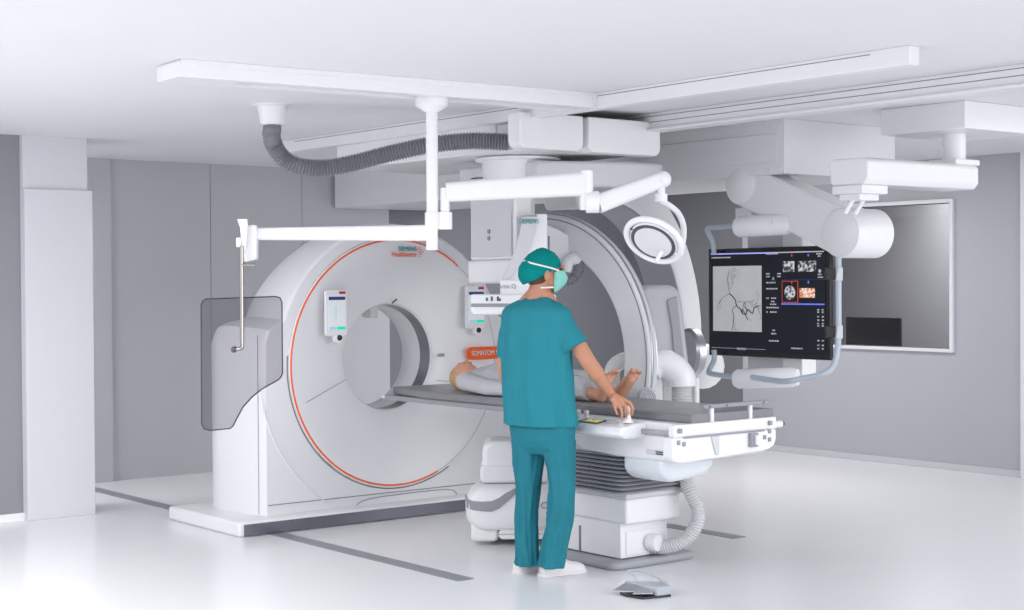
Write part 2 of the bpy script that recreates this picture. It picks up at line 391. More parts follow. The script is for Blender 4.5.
# front face dish, groove, orange line
BZ = 1.10
def cone_ring(R, Y, cz): return [Vector((GX + R * cos(2 * pi * k / 96), Y, cz + R * sin(2 * pi * k / 96))) for k in range(96)]
fm = MB(); fm.loft([cone_ring(.872, 8.965, GZ), cone_ring(.868, 8.94, GZ), cone_ring(.850, 8.938, GZ), cone_ring(.80, 8.945, GZ), cone_ring(.60, 8.985, GZ + .02), cone_ring(.46, 9.02, BZ), cone_ring(.405, 9.035, BZ), cone_ring(.378, 9.05, BZ)], cap=False)
fm.build('front_face', WHITE2, t, ang=60)
MB().torus((GX, 8.940, GZ), VX, VZ, .853, .0068, 120, a0=radians(52), a1=radians(293)).build('orange_ring', ORANGE, t)
MB().torus((GX, 8.940, GZ), VX, VZ, .853, .0025, 60, a0=radians(293), a1=radians(412)).build('rim_seam', SEAM, t)
MB().torus((GX, 8.948, GZ), VX, VZ, .877, .004, 160, a0=radians(175), a1=radians(300)).build('groove_ring', SEAM, t)
MB().torus((GX, 8.948, GZ), VX, VZ, 1.09, .006, 60, a0=radians(185), a1=radians(238)).build('crease_line', WHITE2, t)
bm_ = MB(); bm_.loft([cone_ring(.378, 9.05, BZ), cone_ring(.368, 9.07, BZ)], cap=False); bm_.build('bore_rim', WHITE2, t)
bm_ = MB(); bm_.loft([cone_ring(.368, 9.07, BZ), cone_ring(.366, 9.19, BZ)], cap=False); bm_.build('bore_band', mat('bore_dark_steel', (.22, .22, .24), .3, metal=.85, noise_amt=.04), t)
bm_ = MB(); bm_.loft([cone_ring(.366, 9.19, BZ), cone_ring(.358, 9.20, BZ), cone_ring(.356, 9.40, BZ), cone_ring(.385, 9.43, BZ), cone_ring(.60, 9.72, BZ)], cap=False); bm_.build('bore_tunnel', WHITE, t, ang=60)
def sph(px, py, r, name, m, parent, Y=8.94): return MB().ell(at(px, py, Y=Y), (r, r, r)).build(name, m, parent)
a = at(398, 313, Y=9.3); MB().box(GX - .02, GX + .05, 9.25, 9.36, BZ + .27, BZ + .37).build('bore_camera', WHITE, t, bevel=.01)
MB().tube([at(392, 303, Y=8.99), at(397, 299, Y=8.97)], .006, 8).build('bore_marker', DARK, t)
# horizontal seam and details on the lower front
MB().box(5.06, 7.12, 8.945, 8.952, .160, .1645).build('lower_seam', SEAM, t, smooth=False)
MB().torus((5.95, 8.948, .11), VX, VZ, .0, .002, 4).v
MB().tube(bez([(5.75, 8.947, .10), (5.80, 8.947, .125), (5.95, 8.947, .14), (6.35, 8.947, .145), (6.55, 8.947, .135), (6.60, 8.947, .10)], 8), .0025, 6).build('service_hatch', SEAM, t)
MB().tube([(5.30, 8.945, .80), (5.70, 8.99, .96)], .0018, 6).build('face_seam', SEAM, t)
MB().tube([(6.47, 9.01, .92), (6.78, 8.955, .885)], .0018, 6).build('face_seam', SEAM, t)
# side seam
MB().tube([(5.028, 9.01, .10), (5.028, 9.01, 1.28)], .002, 6).build('side_seam', SEAM, t)
# touch panels
for k, (px, py) in enumerate(((335.5, 313), (475, 307))):
    c = at(px, py, Y=8.90); w_, h_ = .085, .155
    xd = Vector((1, .03 if k == 0 else -.02, 0)).normalized(); nd = Vector((xd.y, -xd.x, 0))
    P_ = MB().prism([c + xd * x + VZ * z - nd * .01 for x, z in rrect(w_, h_, .02)], nd * .025).build('touch_panel', WHITE2, t, bevel=.004)
    def pn(x0, x1, z0, z1, n_, m_, o=.0165):
        return MB().obox(c + xd * ((x0 + x1) / 2) + VZ * ((z0 + z1) / 2) + nd * o, xd, nd, VZ, (x1 - x0) / 2, .0015, (z1 - z0) / 2).build(n_, m_, P_, smooth=False)
    pn(-.068, .068, -.115, .115, 'display', SCRW)
    pn(-.066, .066, .088, .110, 'title_bar', SCRNAVY, .018)
    pn(.0, .066, -.112, -.092, 'green_button', SCRG, .018)
    pn(-.062, -.006, -.112, -.092, 'blue_button', em('screen_pale_blue', (.35, .55, .62), .4) if k == 0 else bpy.data.materials['screen_pale_blue'], .018)
    pn(.02, .07, .128, .145, 'red_button', RED, .016)
    if k == 0: pn(-.014, -.004, -.04, .05, 'body_figure', em('screen_mint', (.35, .60, .58), .4), .018)
    kc = c - VZ * (h_ + .012) + xd * (.02)
    MB().lathe([(.038, -.012), (.038, .012), (.03, .016)], kc, nd, 24).build('knob_mount', WHITE2, P_)
    MB().lathe([(.020, .015), (.018, .022), (.001, .024)], kc, nd, 24).build('round_knob', BLACK, P_)
# writing on the gantry
p = at(406.5, 249, Y=8.95); text('SIEMENS', 'maker_lettering', TEAL, t, (p.x, 8.937, p.z), VX, VZ, .044, sx=.95)
p = at(403, 254.5, Y=8.95); text('Healthineers', 'maker_lettering', ORANGE, t, (p.x, 8.937, p.z), VX, VZ, .050, sx=.80)
dm = MB()
p = at(420.5, 252, Y=8.94)
for i, j, r in ((0, 0, .006), (.014, .014, .006), (.014, -.014, .006), (.028, 0, .006), (0, .03, .005), (0, -.03, .005), (-.012, .018, .004), (-.012, -.018, .004)):
    dm.lathe([(r, 0), (r, .002)], p + VX * (i - .01) + VZ * j, (0, -1, 0), 10)
dm.build('maker_dots', ORANGE, t)
p0 = at(466.5, 353.5, Y=8.94); p1 = at(512, 352, Y=8.94); c = (p0 + p1) / 2
cb = MB().prism([Vector((c.x + x, 8.948, c.z + z)) for x, z in rrect((p1.x - p0.x) / 2, .046, .04)], (0, -.012, 0)).build('model_badge', ORANGE, t, bevel=.002)
text('SOMATOM Edge', 'badge_lettering', TAPE, t, (p0.x + .04, 8.933, c.z), VX, VZ, .050, align='LEFT', sx=.85)
p = at(441, 355, Y=8.96); MB().obox(p, VX, VY, VZ, .028, .008, .012).build('front_switch', STEEL, t, bevel=.006)
MB().box(6.84, 7.21, 8.90, 8.96, .20, .36).build('right_service_cover', WHITE, t, bevel=.02)

# ================================================================== HOSE from ceiling socket to carriage
zt = ZC
hp = at(272, 105, Z=ZC); HX, HY = hp.x, hp.y
t = thing('ceiling_hose', 'dark grey corrugated hose looping from its white ceiling cone', 'hose', (HX, HY, ZC))
MB().lathe([(.115, 0), (.115, -.006), (.085, -.01), (.066, -.115), (.060, -.118)], (HX, HY, ZC), (0, 0, 1), 40).build('ceiling_cone', WHITE, t)
pp = [(HX, HY, ZC - .05), (HX, HY, ZC - .13)]
for px, py, D in ((271.5, 136, 8.9), (274, 145, 8.93), (283, 158, 8.97), (300, 166.5, 9.0), (325, 168, 9.05), (355, 162.5, 9.08), (390, 153.5, 9.1), (430, 145, 9.13), (470, 141, 9.16), (507, 142, 9.2)):
    pp.append(at(px, py, D=D))
ribbed(MB(), pp, .053, .018, .010).build('corrugated_tube', HOSE, t)

# ================================================================== CEILING C-ARM
t = thing('ceiling_c_arm', 'white ceiling hung C-arm with curved white arc behind the surgeon', 'c-arm', (6.17, 7.6, ZC))
CA = t
MB().box(5.74, 6.64, 7.05, 9.15, 2.40, 2.565).build('carriage', WHITE, t, bevel=.006)
MB().box(5.73, 5.74, 7.35, 8.8, 2.49, 2.565).build('carriage_side_plate', WHITE, t, bevel=.002)
# front covers
cY = 6.93
def cover(px0, px1, pt, pb_, nm):
    a = at(px0, pt, Y=cY); b = at(px1, pb_, Y=cY)
    c = Vector(((a.x + b.x) / 2, cY, (2.60 + 2.39) / 2)); hw = (b.x - a.x) / 2; hh = (2.60 - 2.39) / 2
    pts = [(hw - .0, hh), (-hw, hh)] + [(-hw + .05 - .05 * cos(q), -hh + .05 - .05 * sin(q)) for q in (0, .4, .8, 1.2, 1.57)] + [(hw - .05 + .05 * sin(q), -hh + .05 - .05 * cos(q)) for q in (0, .4, .8, 1.2, 1.57)]
    MB().prism([c + VX * x + VZ * z for x, z in pts], (0, .12, 0)).build(nm, WHITE2, t, bevel=.012)
cover(520, 584, 117, 152, 'front_cover'); cover(589, 661, 115, 155, 'front_cover')
MB().box(5.74, 6.6, 6.98, 7.15, 2.42, 2.57).build('cover_gap', PALE, t)
# turntable
dc = Vector((6.10, 7.6, 0))
MB().lathe([(.255, 2.372), (.27, 2.378), (.27, 2.390), (.25, 2.40)], (dc.x, dc.y, 0), VZ, 64).build('turntable_rim', WHITE2, t)
MB().lathe([(.20, 2.24), (.22, 2.26), (.225, 2.374)], (dc.x, dc.y, 0), VZ, 64).build('turntable_drum', WHITE, t)
# horizontal beam towards the right
a = dc + Vector((0, 0, 2.28)); b = Vector((7.35, 7.6, 2.28))
m = MB(); m.prism([(6.0, 7.30, 2.36), (6.55, 7.05, 2.36), (6.82, 7.05, 2.36), (6.90, 7.12, 2.36), (6.95, 7.9, 2.36), (6.0, 8.1, 2.36)], (0, 0, -.16)); m.build('swivel_beam', PALE, t, bevel=.02)
# hanging column
ca = at(471, 258, X=6.0)
zc0 = 1.76
MB().box(6.0, 6.13, 7.50, 7.97, zc0, 2.30).build('hanging_column', WHITE, t, bevel=.012)
MB().box(5.985, 6.0, 7.53, 7.94, zc0 + .02, 2.28).build('column_side_panel', PALE, t, bevel=.003)
for dz in (0, .045): MB().lathe([(.016, 0), (.013, .008), (.001, .009)], at(489, 231.5 + dz * 150, X=5.985), (-1, 0, 0), 16).build('column_button', GREY, t)
MB().box(5.985, 6.16, 7.47, 7.985, 1.61, 1.76).build('column_foot', WHITE, t, bevel=.02)
MB().cyl(at(530.5, 190, D=10.1), at(530.5, 225, D=10.1), .028).build('cable_conduit', WHITE, t)
# arc in a vertical plane that runs along the table
def arc_ring(c, d, R, r, a0, a1, n, thick, nseg=60):
    """C-shaped rectangular section ring; d horizontal in-plane direction, n axial direction"""
    c = Vector(c); rings = []
    for i in range(nseg + 1):
        a = a0 + (a1 - a0) * i / nseg; u = d * cos(a) + VZ * sin(a)
        rings.append([c + u * R - n * thick / 2, c + u * R + n * thick / 2, c + u * r + n * thick / 2, c + u * r - n * thick / 2])
    return MB().loft(rings)
PXM = 10.0
c1 = at(545, 357, D=10.3); k = 10.3 / F
d1 = (IR * .70 - IA * .714).normalized(); n1 = (IR * .714 + IA * .70).normalized()
R1 = 143 * k
arc_ring(c1, d1, R1, R1 - .225, radians(-22), radians(101), n1, .075).build('arc', WHITE, t, bevel=.02)
gm = MB()
for off in (-.022, .0, .022):
    gm.torus(c1 + n1 * off, d1, VZ, R1 + .002, .004, 100, 6, radians(-20), radians(100))
gm.build('arc_rim_groove', STEEL, t)
arc_ring(c1 + n1 * .0, d1, R1 + .008, R1 - .01, radians(-20), radians(100), n1, .03).build('arc_track', PALE, t, bevel=.003)
arc_ring(c1 - n1 * .037, d1, R1 - .03, R1 - .036, radians(-22), radians(96), n1, .006).build('arc_seam', SEAM, t)
# inner filling housing near top of the arc
def quad(pxs, D, thick, name, m, parent, bevel=.01, dirv=None):
    pts = [at(px, py, D=D) for px, py in pxs]
    return MB().prism(pts, (dirv or IA) * thick).build(name, m, parent, bevel=bevel)
quad([(546, 224), (558, 229), (575, 239), (590, 250.5), (583, 263), (572, 268), (546, 276)], 10.08, .30, 'arc_housing', WHITE2, t)
for x_ in (548, 571.5): quad([(x_, 236), (x_ + 1.6, 236), (x_ + 1.6, 262), (x_, 262)], 10.07, .01, 'housing_slot', SEAM, t, bevel=0)
# cable elbow on the housing
MB().tube(bez([at(567, 272, D=10.03), at(569, 263, D=10.03), at(574, 259, D=10.03), at(579, 263, D=10.03)], 8), .042, 20).build('hose_socket', WHITE, t)
ribbed(MB(), [at(579, 262, D=10.03), at(578, 272, D=10.0), at(572, 279, D=10.0), at(562, 281, D=10.0), at(550, 279, D=10.0)], .036, .020, .005).build('cable_hose', HOSE, t)
# head of the arc: plate with lettering and the curved leg with its image detector
D_ = 9.38
pl = quad([(521.5, 215), (537, 215), (534, 232), (526, 250), (517, 263), (509, 272), (504, 279), (503, 284), (507, 284), (548, 284), (547, 214)], D_, .75, 'arc_head', WHITE, t, bevel=.012)
lg = quad([(522, 217), (537, 216.5), (535, 232), (530, 248), (523, 262), (514, 274), (503, 283), (503, 275), (510, 262), (516, 246), (520, 232)], D_ - .02, .05, 'curved_leg', PALE, t, bevel=.004)
a = at(529, 221.5, D=D_ - .025); text('SIEMENS', 'maker_lettering', TEAL, t, a, IR, VZ, .040, sx=.8)
bx = quad([(500, 280), (549, 280), (549, 296), (500, 296)], D_ - .05, .32, 'detector_block', WHITE2, t, bevel=.01)
a = at(507, 286.5, D=D_ - .053); text('Artis Q', 'model_lettering', GREY, t, a, IR, VZ, .036)
dt = quad([(471, 294.5), (556, 294.5), (556, 314), (474, 315), (471, 312)], D_ - .12, .42, 'image_detector', WHITE2, t, bevel=.01)
quad([(471, 303.5), (556, 303.5), (556, 307), (471, 307)], D_ - .123, .01, 'detector_grey_band', GREY, t, bevel=0)
for x_ in (487, 492, 498, 500): quad([(x_ - 1.2, 296.5 + (x_ % 3)), (x_ + .9, 296.5 + (x_ % 3)), (x_ + .9, 301), (x_ - 1.2, 301)], D_ - .123, .005, 'detector_key', DARK, t, bevel=0)

# ================================================================== SECOND C-ARM, arc 2
t = thing('floor_c_arm', 'tall second C-arm whose broad arc rises behind the surgical lamp', 'c-arm', tuple(at(690, 470, Z=0)))
k = 10.6 / F; c2 = at(612, 345, D=10.6)
d2 = (IR * .60 + IA * .80).normalized(); n2 = (-IR * .80 + IA * .60).normalized()
R2 = 178 * k
arc_ring(c2 + n2 * .15, d2, R2 - .238, R2 - .25, radians(-12), radians(110), n2, .27, 72).build('arc_inner_liner', GREY, t)
arc_ring(c2 + n2 * .15, d2, R2 * 1.02, R2 - .24, radians(-14), radians(112), n2, .30, 72).build('arc', WHITE, t, bevel=.03)
# joint disc
jc = at(695, 352, D=11.3)
MB().lathe([(.175, 0), (.175, .05), (.15, .07), (.001, .07)], jc, -(IR * .75 + IA * .3).normalized(), 48).build('joint_disc', STEEL, t)
jl = MB(); jl.ell(at(703, 366, D=11.5), (.16, .16, .17)); jl.build('arc_end_cap', WHITE, t)
quad([(632, 300), (646, 285), (672, 285), (680, 292), (690, 372), (684, 400), (634, 400)], 10.3, .28, 'flat_detector', PALE, t, bevel=.03)
quad([(667, 300), (677, 296), (686, 372), (675, 374), (672, 330)], 10.28, .05, 'detector_inlay', mat('inlay_grey', (.42, .43, .46), .4), t, bevel=.008)
quad([(641, 354), (662, 356), (664, 420), (641, 420)], 9.75, .3, 'pedestal_cover', WHITE, t, bevel=.015)
quad([(662, 372), (690, 372), (690, 425), (662, 425)], 9.95, .3, 'rear_pedestal', WHITE, t, bevel=.015)
MB().tube(bez([at(652, 367, D=9.75), at(660, 363, D=9.75), at(672, 367, D=9.75), at(681, 377, D=9.75), at(682, 386, D=9.75)], 8), .09, 28).build('hose_elbow', WHITE2, t)
ribbed(MB(), [at(682, 384, D=9.75), at(682, 400, D=9.75), at(682, 430, D=9.75)], .068, .018, .008).build('hose', HOSEL, t)
MB().cyl(at(696, 378, D=9.9), at(696, 425, D=9.9), .022).build('post', WHITE2, t)
MB().tube(bez([at(612, 392, D=10.6), at(612, 376, D=10.6), at(614, 367, D=10.6), at(622, 361, D=10.6), at(632, 360, D=10.6)], 8), .055, 24).build('left_elbow', WHITE2, t)
MB().lathe([(.058, -.06), (.058, .02), (.050, .03), (.001, .032)], at(647, 397, D=9.45), -IA, 32).build('round_knob', PALE, t)
for r_ in (.012, .024, .036, .048): MB().torus(at(647, 397, D=9.45) - IA * .031, IR, VZ, r_, .0022, 40).build('knob_ridge', GREY, t)
pb0 = at(665, 470, Z=0)
MB().box(7.0, 7.55, 7.75, 8.4, 0, .75).build('floor_pedestal', WHITE, t, bevel=.03)

# ================================================================== FLOOR TUBE UNIT
rp = at(507, 541, Z=0); yaw = atan2(IR.y, IR.x)
t = thing('x_ray_tube_unit', 'rounded white x-ray tube unit with dark band behind the trouser legs', 'x-ray unit', tuple(rp), yaw)
TU = t
def L(u, v, z): return rp + IR * u + IA * v + VZ * z
def rb(u0, u1, v0, v1, z0, z1, r, name, m, parent, bevel=.02, taper=0):
    pts = []
    cu, cz = (u0 + u1) / 2, (z0 + z1) / 2
    ring = rrect((u1 - u0) / 2, (z1 - z0) / 2, r, 6)
    return MB().prism([L(cu + x, v0, cz + z) for x, z in ring], IA * (v1 - v0)).build(name, m, parent, bevel=bevel)
ksc = 10.05 / F
def U(px): return (px - 507) * ksc
def Zp(py): return (541 - py) * ksc + 0
rb(U(484), U(545), -.10, .25, Zp(484), Zp(443), .07, 'upper_housing', WHITE, t, .03)
rb(U(482), U(548), -.11, .26, Zp(483), Zp(466), .03, 'lower_collar', WHITE, t, .02)
ring0 = []
m = MB(); rr = []
for v, s_ in ((-.22, .80), (-.20, .93), (-.15, 1), (.1, 1), (.2, .9)):
    pts = []
    for x, z in rrect(U(562) / 2 - U(468) / 2, (Zp(484) - Zp(527)) / 2, .12, 8): pts.append(L((U(562) + U(468)) / 2 + x * s_, v, (Zp(484) + Zp(527)) / 2 + z * s_))
    rr.append(pts)
m.loft(rr); m.build('tube_housing', WHITE, t, ang=60)
rr = []
bandpx = [(467.3, 494, 503), (469.3, 496, 505), (475, 497.5, 506), (484, 498, 507), (493, 497.5, 507.2), (500, 494.5, 504), (506, 490, 499), (514, 486, 491.5), (520, 484, 487)]
for px, p0_, p1_ in bandpx:
    v0 = -.232 if px > 480 else {467.3: -.10, 469.3: -.185, 475: -.222}[px]
    rr.append([L(U(px), v0, Zp(p0_)), L(U(px), v0, Zp(p1_)), L(U(px), v0 + .06, Zp(p1_)), L(U(px), v0 + .06, Zp(p0_))])
MB().loft(rr).build('dark_band', GREY, t, bevel=.004)
rb(U(473), U(499), -.18, .1, Zp(537), Zp(508), .03, 'left_support', WHITE, t, .02)
rb(U(499), U(565), -.20, .1, Zp(534), Zp(525), .03, 'lower_bumper', WHITE, t, .02)
rb(U(492), U(550), -.02, .14, 0, Zp(530), .02, 'castor_box', GREY, t, .01)
text('GIGALIX', 'side_lettering', PALE, t, L(U(528), -.222, Zp(500)), IR, VZ, .01) if False else None
text('+CLEAR', 'side_lettering', GREY, t, L(U(550), -.226, Zp(502)), IR, VZ, .060)

# ================================================================== PATIENT TABLE
t = thing('patient_table', 'white patient table on a bellows column with grey mattress', 'table', (6.12, 6.9, 0))
PT = t
TX0, TX1 = 5.85, 6.49; TZ = .91; TY0, TY1 = 5.83, 8.76
MB().box(TX0 + .02, TX1 - .02, TY0 + .01, TY1 + .02, TZ - .085, TZ - .052).build('tabletop', mat('carbon_board', (.33, .33, .36), .35, noise_amt=.03), t, bevel=.008)
MB().box(TX0 + .05, TX1 - .05, TY1 - .05, TY1 + .10, TZ - .08, TZ - .058).build('tabletop_tip', WHITE, t, bevel=.006)
# mattress in lofted sections along Y with slight softness
rr = []
N = 60
for i in range(N + 1):
    y = TY0 + (TY1 - TY0) * i / N; hw = (TX1 - TX0) / 2
    if y > 8.3: hw -= .06 * (y - 8.3) / .36
    cx = (TX0 + TX1) / 2; pts = []
    th_ = .05
    for x, z in rrect(hw, th_ / 2, .014, 3):
        q = Vector((cx + x, y, TZ - th_ / 2 + z)); nn = noise.noise(q * 6) * .004; pts.append(q + VZ * (nn if z > 0 else 0) + VX * nn)
    rr.append(pts)
MB().loft(rr).build('mattress', MATT, t, ang=60)
# side frame
MB().box(5.775, 5.835 + .03, 5.84, 7.12, .815, .862).build('side_frame', WHITE, t, bevel=.008)
MB().box(6.40, 6.45, 5.84, 7.12, .815, .862).build('side_frame', WHITE, t, bevel=.008)
MB().box(5.735, 5.752, 5.88, 6.25, .800, .825).build('accessory_rail', STEEL, t, bevel=.002)
for y in (5.88, 6.22): MB().box(5.75, 5.78, y - .015, y + .015, .80, .825).build('rail_bracket', WHITE, t, bevel=.002)
# underframe cover with curved cut
und = [(5.80, .80), (5.80, .69), (5.86, .655), (6.35, .655), (6.62, .672), (6.72, .72), (6.85, .745), (7.1, .76), (7.1, .80)]
MB().prism([(5.76, y, z) for y, z in und], (.64, 0, 0)).build('underframe_cover', WHITE, t, bevel=.02)
MB().box(5.752, 5.77, 5.92, 6.08, .69, .715).build('socket_recess', PALE, t, bevel=.002)
for z in (.672, .683): MB().box(5.747, 5.753, 5.94, 6.0, z + .022, z + .028).build('socket_slot', DARK, t, smooth=False)
# foot end assembly
EX, EY = -.05, .10
MB().box(5.74 + EX, 6.53 + EX, 5.70 + EY, 5.745 + EY, .80, .865).build('end_plate', WHITE, t, bevel=.006)
ec = [(5.72, .80), (6.52, .80), (6.52, .745), (6.505, .71), (6.46, .69), (6.40, .682), (5.80, .662), (5.74, .67), (5.72, .69)]
MB().prism([(x + EX, 5.69 + EY, z) for x, z in ec], (0, .08, 0)).build('end_cover', WHITE, t, bevel=.012)
MB().box(5.80 + EX, 6.42 + EX, 5.686 + EY, 5.692 + EY, .793, .803).build('end_slot', GREY, t, smooth=False)
for x_ in (6.0, 6.30):
    MB().cyl((x_, 5.73 + EY, .85), (x_, 5.73 + EY, .94), .013, n=20).build('grab_bar_post', WHITE, t)
MB().obox((6.185, 5.73 + EY, .948), VX, VY, VZ, .255, .017, .011).build('grab_bar', GREY, t, bevel=.006)
for x_ in (5.97, 6.10, 6.39): MB().lathe([(.006, 0), (.005, .003)], (x_, 5.713 + EY, .948), (0, -1, 0), 12).build('grab_bar_screw', DARK, t)
MB().prism([(6.0 + EX, 5.688 + EY, .79), (6.06 + EX, 5.688 + EY, .79), (6.06 + EX, 5.688 + EY, .69), (6.035 + EX, 5.688 + EY, .69)], (0, -.006, 0)).build('end_relief', PALE, t, bevel=.002)
lt = MB().box(6.29 + EX, 6.35 + EX, 5.665 + EY, 5.69 + EY, .715, .79).build('end_latch', GREY, t, bevel=.006)
MB().box(6.315 + EX, 6.36 + EX, 5.645 + EY, 5.668 + EY, .725, .78).build('latch_tab', WHITE2, lt, bevel=.006)
for x_, z_ in ((5.76, .775), (5.80, .765), (6.46, .79), (6.46, .745), (6.42, .76), (5.775, .835), (6.47, .835)):
    MB().box(x_ + EX - .011, x_ + EX + .011, 5.683 + EY, 5.70 + EY, z_ - .012, z_ + .012).build('clamp_block', GREY, t, bevel=.003)
MB().cyl((6.47, 5.86, .815), (6.58, 5.86, .815), .020, n=20).build('brake_grip', WHITE, t)
MB().cyl((6.58, 5.86, .815), (6.605, 5.86, .815), .011, n=16).build('brake_grip_tip', DARK, t)
# trough below
tr = [(5.78, .68), (5.78, .60), (5.80, .56), (5.85, .535), (5.90, .535), (6.10, .55), (6.17, .59), (6.20, .68)]
MB().prism([(x, 5.98, z) for x, z in tr], (0, .32, 0)).build('cable_trough', mat('cool_white_plastic', (.74, .78, .82), .35), t, bevel=.03)
# joystick console on the left rail
cs = MB(); cpts = [(5.60, .835), (5.585, .80), (5.62, .775), (5.79, .775), (5.79, .855), (5.72, .855)]
cs.prism([(x, 6.10, z) for x, z in cpts], (0, .50, 0)); con = cs.build('control_console', WHITE2, t, bevel=.012)
MB().obox(Vector((5.665, 6.42, .849)), Vector((.98, 0, .17)).normalized(), VY, Vector((-.17, 0, .98)).normalized(), .036, .085, .003).build('console_display', DARK, con, bevel=.002)
MB().obox(Vector((5.664, 6.41, .8525)), Vector((.98, 0, .17)).normalized(), VY, Vector((-.17, 0, .98)).normalized(), .026, .060, .0008).build('display_readout', YEL, con, smooth=False)
MB().obox(Vector((5.665, 6.27, .848)), Vector((.98, 0, .17)).normalized(), VY, Vector((-.17, 0, .98)).normalized(), .035, .04, .002).build('console_keypad', PALE, con, bevel=.002)
JP = Vector((5.705, 6.17, .855))
MB().lathe([(.030, 0), (.024, .01), (.016, .03), (.017, .05), (.022, .075), (.020, .09), (.001, .095)], JP, VZ, 24).build('joystick', WHITE2, con)
for y in (6.55, 6.62, 6.70): MB().lathe([(.012, 0), (.010, .02), (.016, .03), (.014, .045), (.001, .048)], (5.74, y, .85), VZ, 16).build('console_knob', PALE, t)
# bellows
bl = MB(); rr = []
nb = 10; bz0, bz1 = .425, .66
bx0, bx1, by0, by1 = 5.80, 6.40, 6.33, 6.98
for i in range(nb * 6 + 1):
    f = i / (nb * 6); z = bz0 + (bz1 - bz0) * f; q = .5 - .5 * cos(2 * pi * f * nb); ins = .050 * (1 - q) ** 1.5 + .008
    rr.append([Vector(((bx0 + bx1) / 2 + x, (by0 + by1) / 2 + y, z)) for x, y in rrect((bx1 - bx0) / 2 - ins, (by1 - by0) / 2 - ins, .04, 4)])
bl.loft(rr); bl.build('bellows', mat('bellows_grey', (.46, .47, .50), .4), t, ang=25)
MB().box(bx0 - .0, bx1, by0 + .1, by1, bz1 - .01, .76).build('bellows_head', PALE, t, bevel=.04)
MB().box(5.875, 6.35, 6.37, 7.0, .398, .43).build('bellows_tray', PALE, t, bevel=.01)
MB().box(5.895, 6.32, 6.39, 7.0, .25, .40).build('upper_base', WHITE, t, bevel=.02)
MB().box(5.912, 6.275, 6.46, 6.98, .05, .252).build('lower_base', WHITE, t, bevel=.006)
MB().box(5.908, 5.914, 6.80, 6.815, .05, .20).build('base_slot', SEAM, t, smooth=False)
MB().box(5.95, 6.255, 6.452, 6.462, .065, .20).build('front_hatch', WHITE, t, bevel=.003)
pls = [(x, y) for x, y in rrect(.33, .36, .07, 8)]
MB().prism([(6.135 + x, 6.75 + y, 0) for x, y in pls], (0, 0, .045)).build('floor_plate', mat('plate_grey', (.36, .37, .40), .4, noise_amt=.02), t, bevel=.02)
# cable hose at the foot of the table
t = thing('cable_hose', 'light grey corrugated hose curving from the table base to the underside', 'hose', (6.25, 6.4, .1))
soc = Vector((6.13, 6.452, .125))
MB().lathe([(.052, 0), (.050, .05), (.045, .06)], soc, (0.2, -1, 0), 28).build('hose_socket', WHITE, t)
ppx = [(648, 547, 8.92), (662, 547, 8.9), (677, 543.5, 8.87), (690, 535, 8.85), (697.5, 521, 8.84), (697, 507, 8.84), (691, 494, 8.85), (686, 482, 8.88), (685, 470, 8.9)]
ribbed(MB(), [at(px, py, D=D) for px, py, D in ppx], .042, .015, .006).build('corrugated_tube', HOSEL, t)

# ================================================================== FOOT SWITCH
fp = at(638, 597, Z=0)
t = thing('foot_switch', 'grey pedal foot switch with wire hoop on the floor', 'foot switch', tuple(fp), yaw)
def Lf(u, v, z): return fp + IR * u + IA * v + VZ * z
k = 7.95 / F
MB().prism([Lf(.0 - .06, .14, .012), Lf(.16, .12, .012), Lf(.17, .0, .012), Lf(.095, -.045, .012)], VZ * .045).build('housing', mat('switch_blue_grey', (.45, .49, .54), .4, noise_amt=.02), t, bevel=.006)
MB().prism([Lf(-.09, .07, .0), Lf(.16, .12, .0), Lf(.17, .0, .0), Lf(.02, -.07, .0), Lf(-.06, .0, .0)], VZ * .012).build('base', BLACK, t, bevel=.003)
MB().prism([Lf(-.055, .13, .045), Lf(-.13, .05, .018), Lf(-.01, .0, .022), Lf(.04, .05, .05)], VZ * .006).build('pedal', mat('switch_pedal', (.52, .53, .55), .3, metal=.6), t, bevel=.002)
MB().prism([Lf(.045, .05, .05), Lf(-.03, -.02, .016), Lf(.07, -.045, .022), Lf(.095, .0, .052)], VZ * .006).build('pedal', bpy.data.materials['switch_pedal'], t, bevel=.002)
MB().tube(bez([Lf(.0, .12, .05), Lf(-.005, .14, .08), Lf(-.04, .16, .105), Lf(.03, .15, .105), Lf(.10, .10, .085), Lf(.155, .03, .055)], 8), .006, 10).build('wire_hoop', bpy.data.materials['switch_blue_grey'], t)

# ================================================================== ARM COLUMN, SHIELD, LAMP
PY_ = 6.56; pc = at(432, 150, Y=PY_); PXX = pc.x
t = thing('ceiling_arm_column', 'thin white vertical column hanging from the ceiling track', 'column', (PXX, PY_, ZC))
MB().lathe([(.085, ZC - .07), (.088, ZC - .085), (.085, ZC - .115), (.04, ZC - .145), (.032, ZC - .15)], (PXX, PY_, 0), VZ, 40).build('ceiling_flange', WHITE2, t)
MB().cyl((PXX, PY_, 1.89), (PXX, PY_, ZC - .13), .031).build('pole', WHITE, t)
Dp = (Vector((PXX, PY_, 0))).dot(IA)
def A(px, py, dd=0): return at(px, py, D=Dp + dd)
MB().lathe([(.037, 0), (.040, .004), (.040, .085), (.037, .09)], (PXX, PY_, 1.895), VZ, 32).build('collar', WHITE2, t)
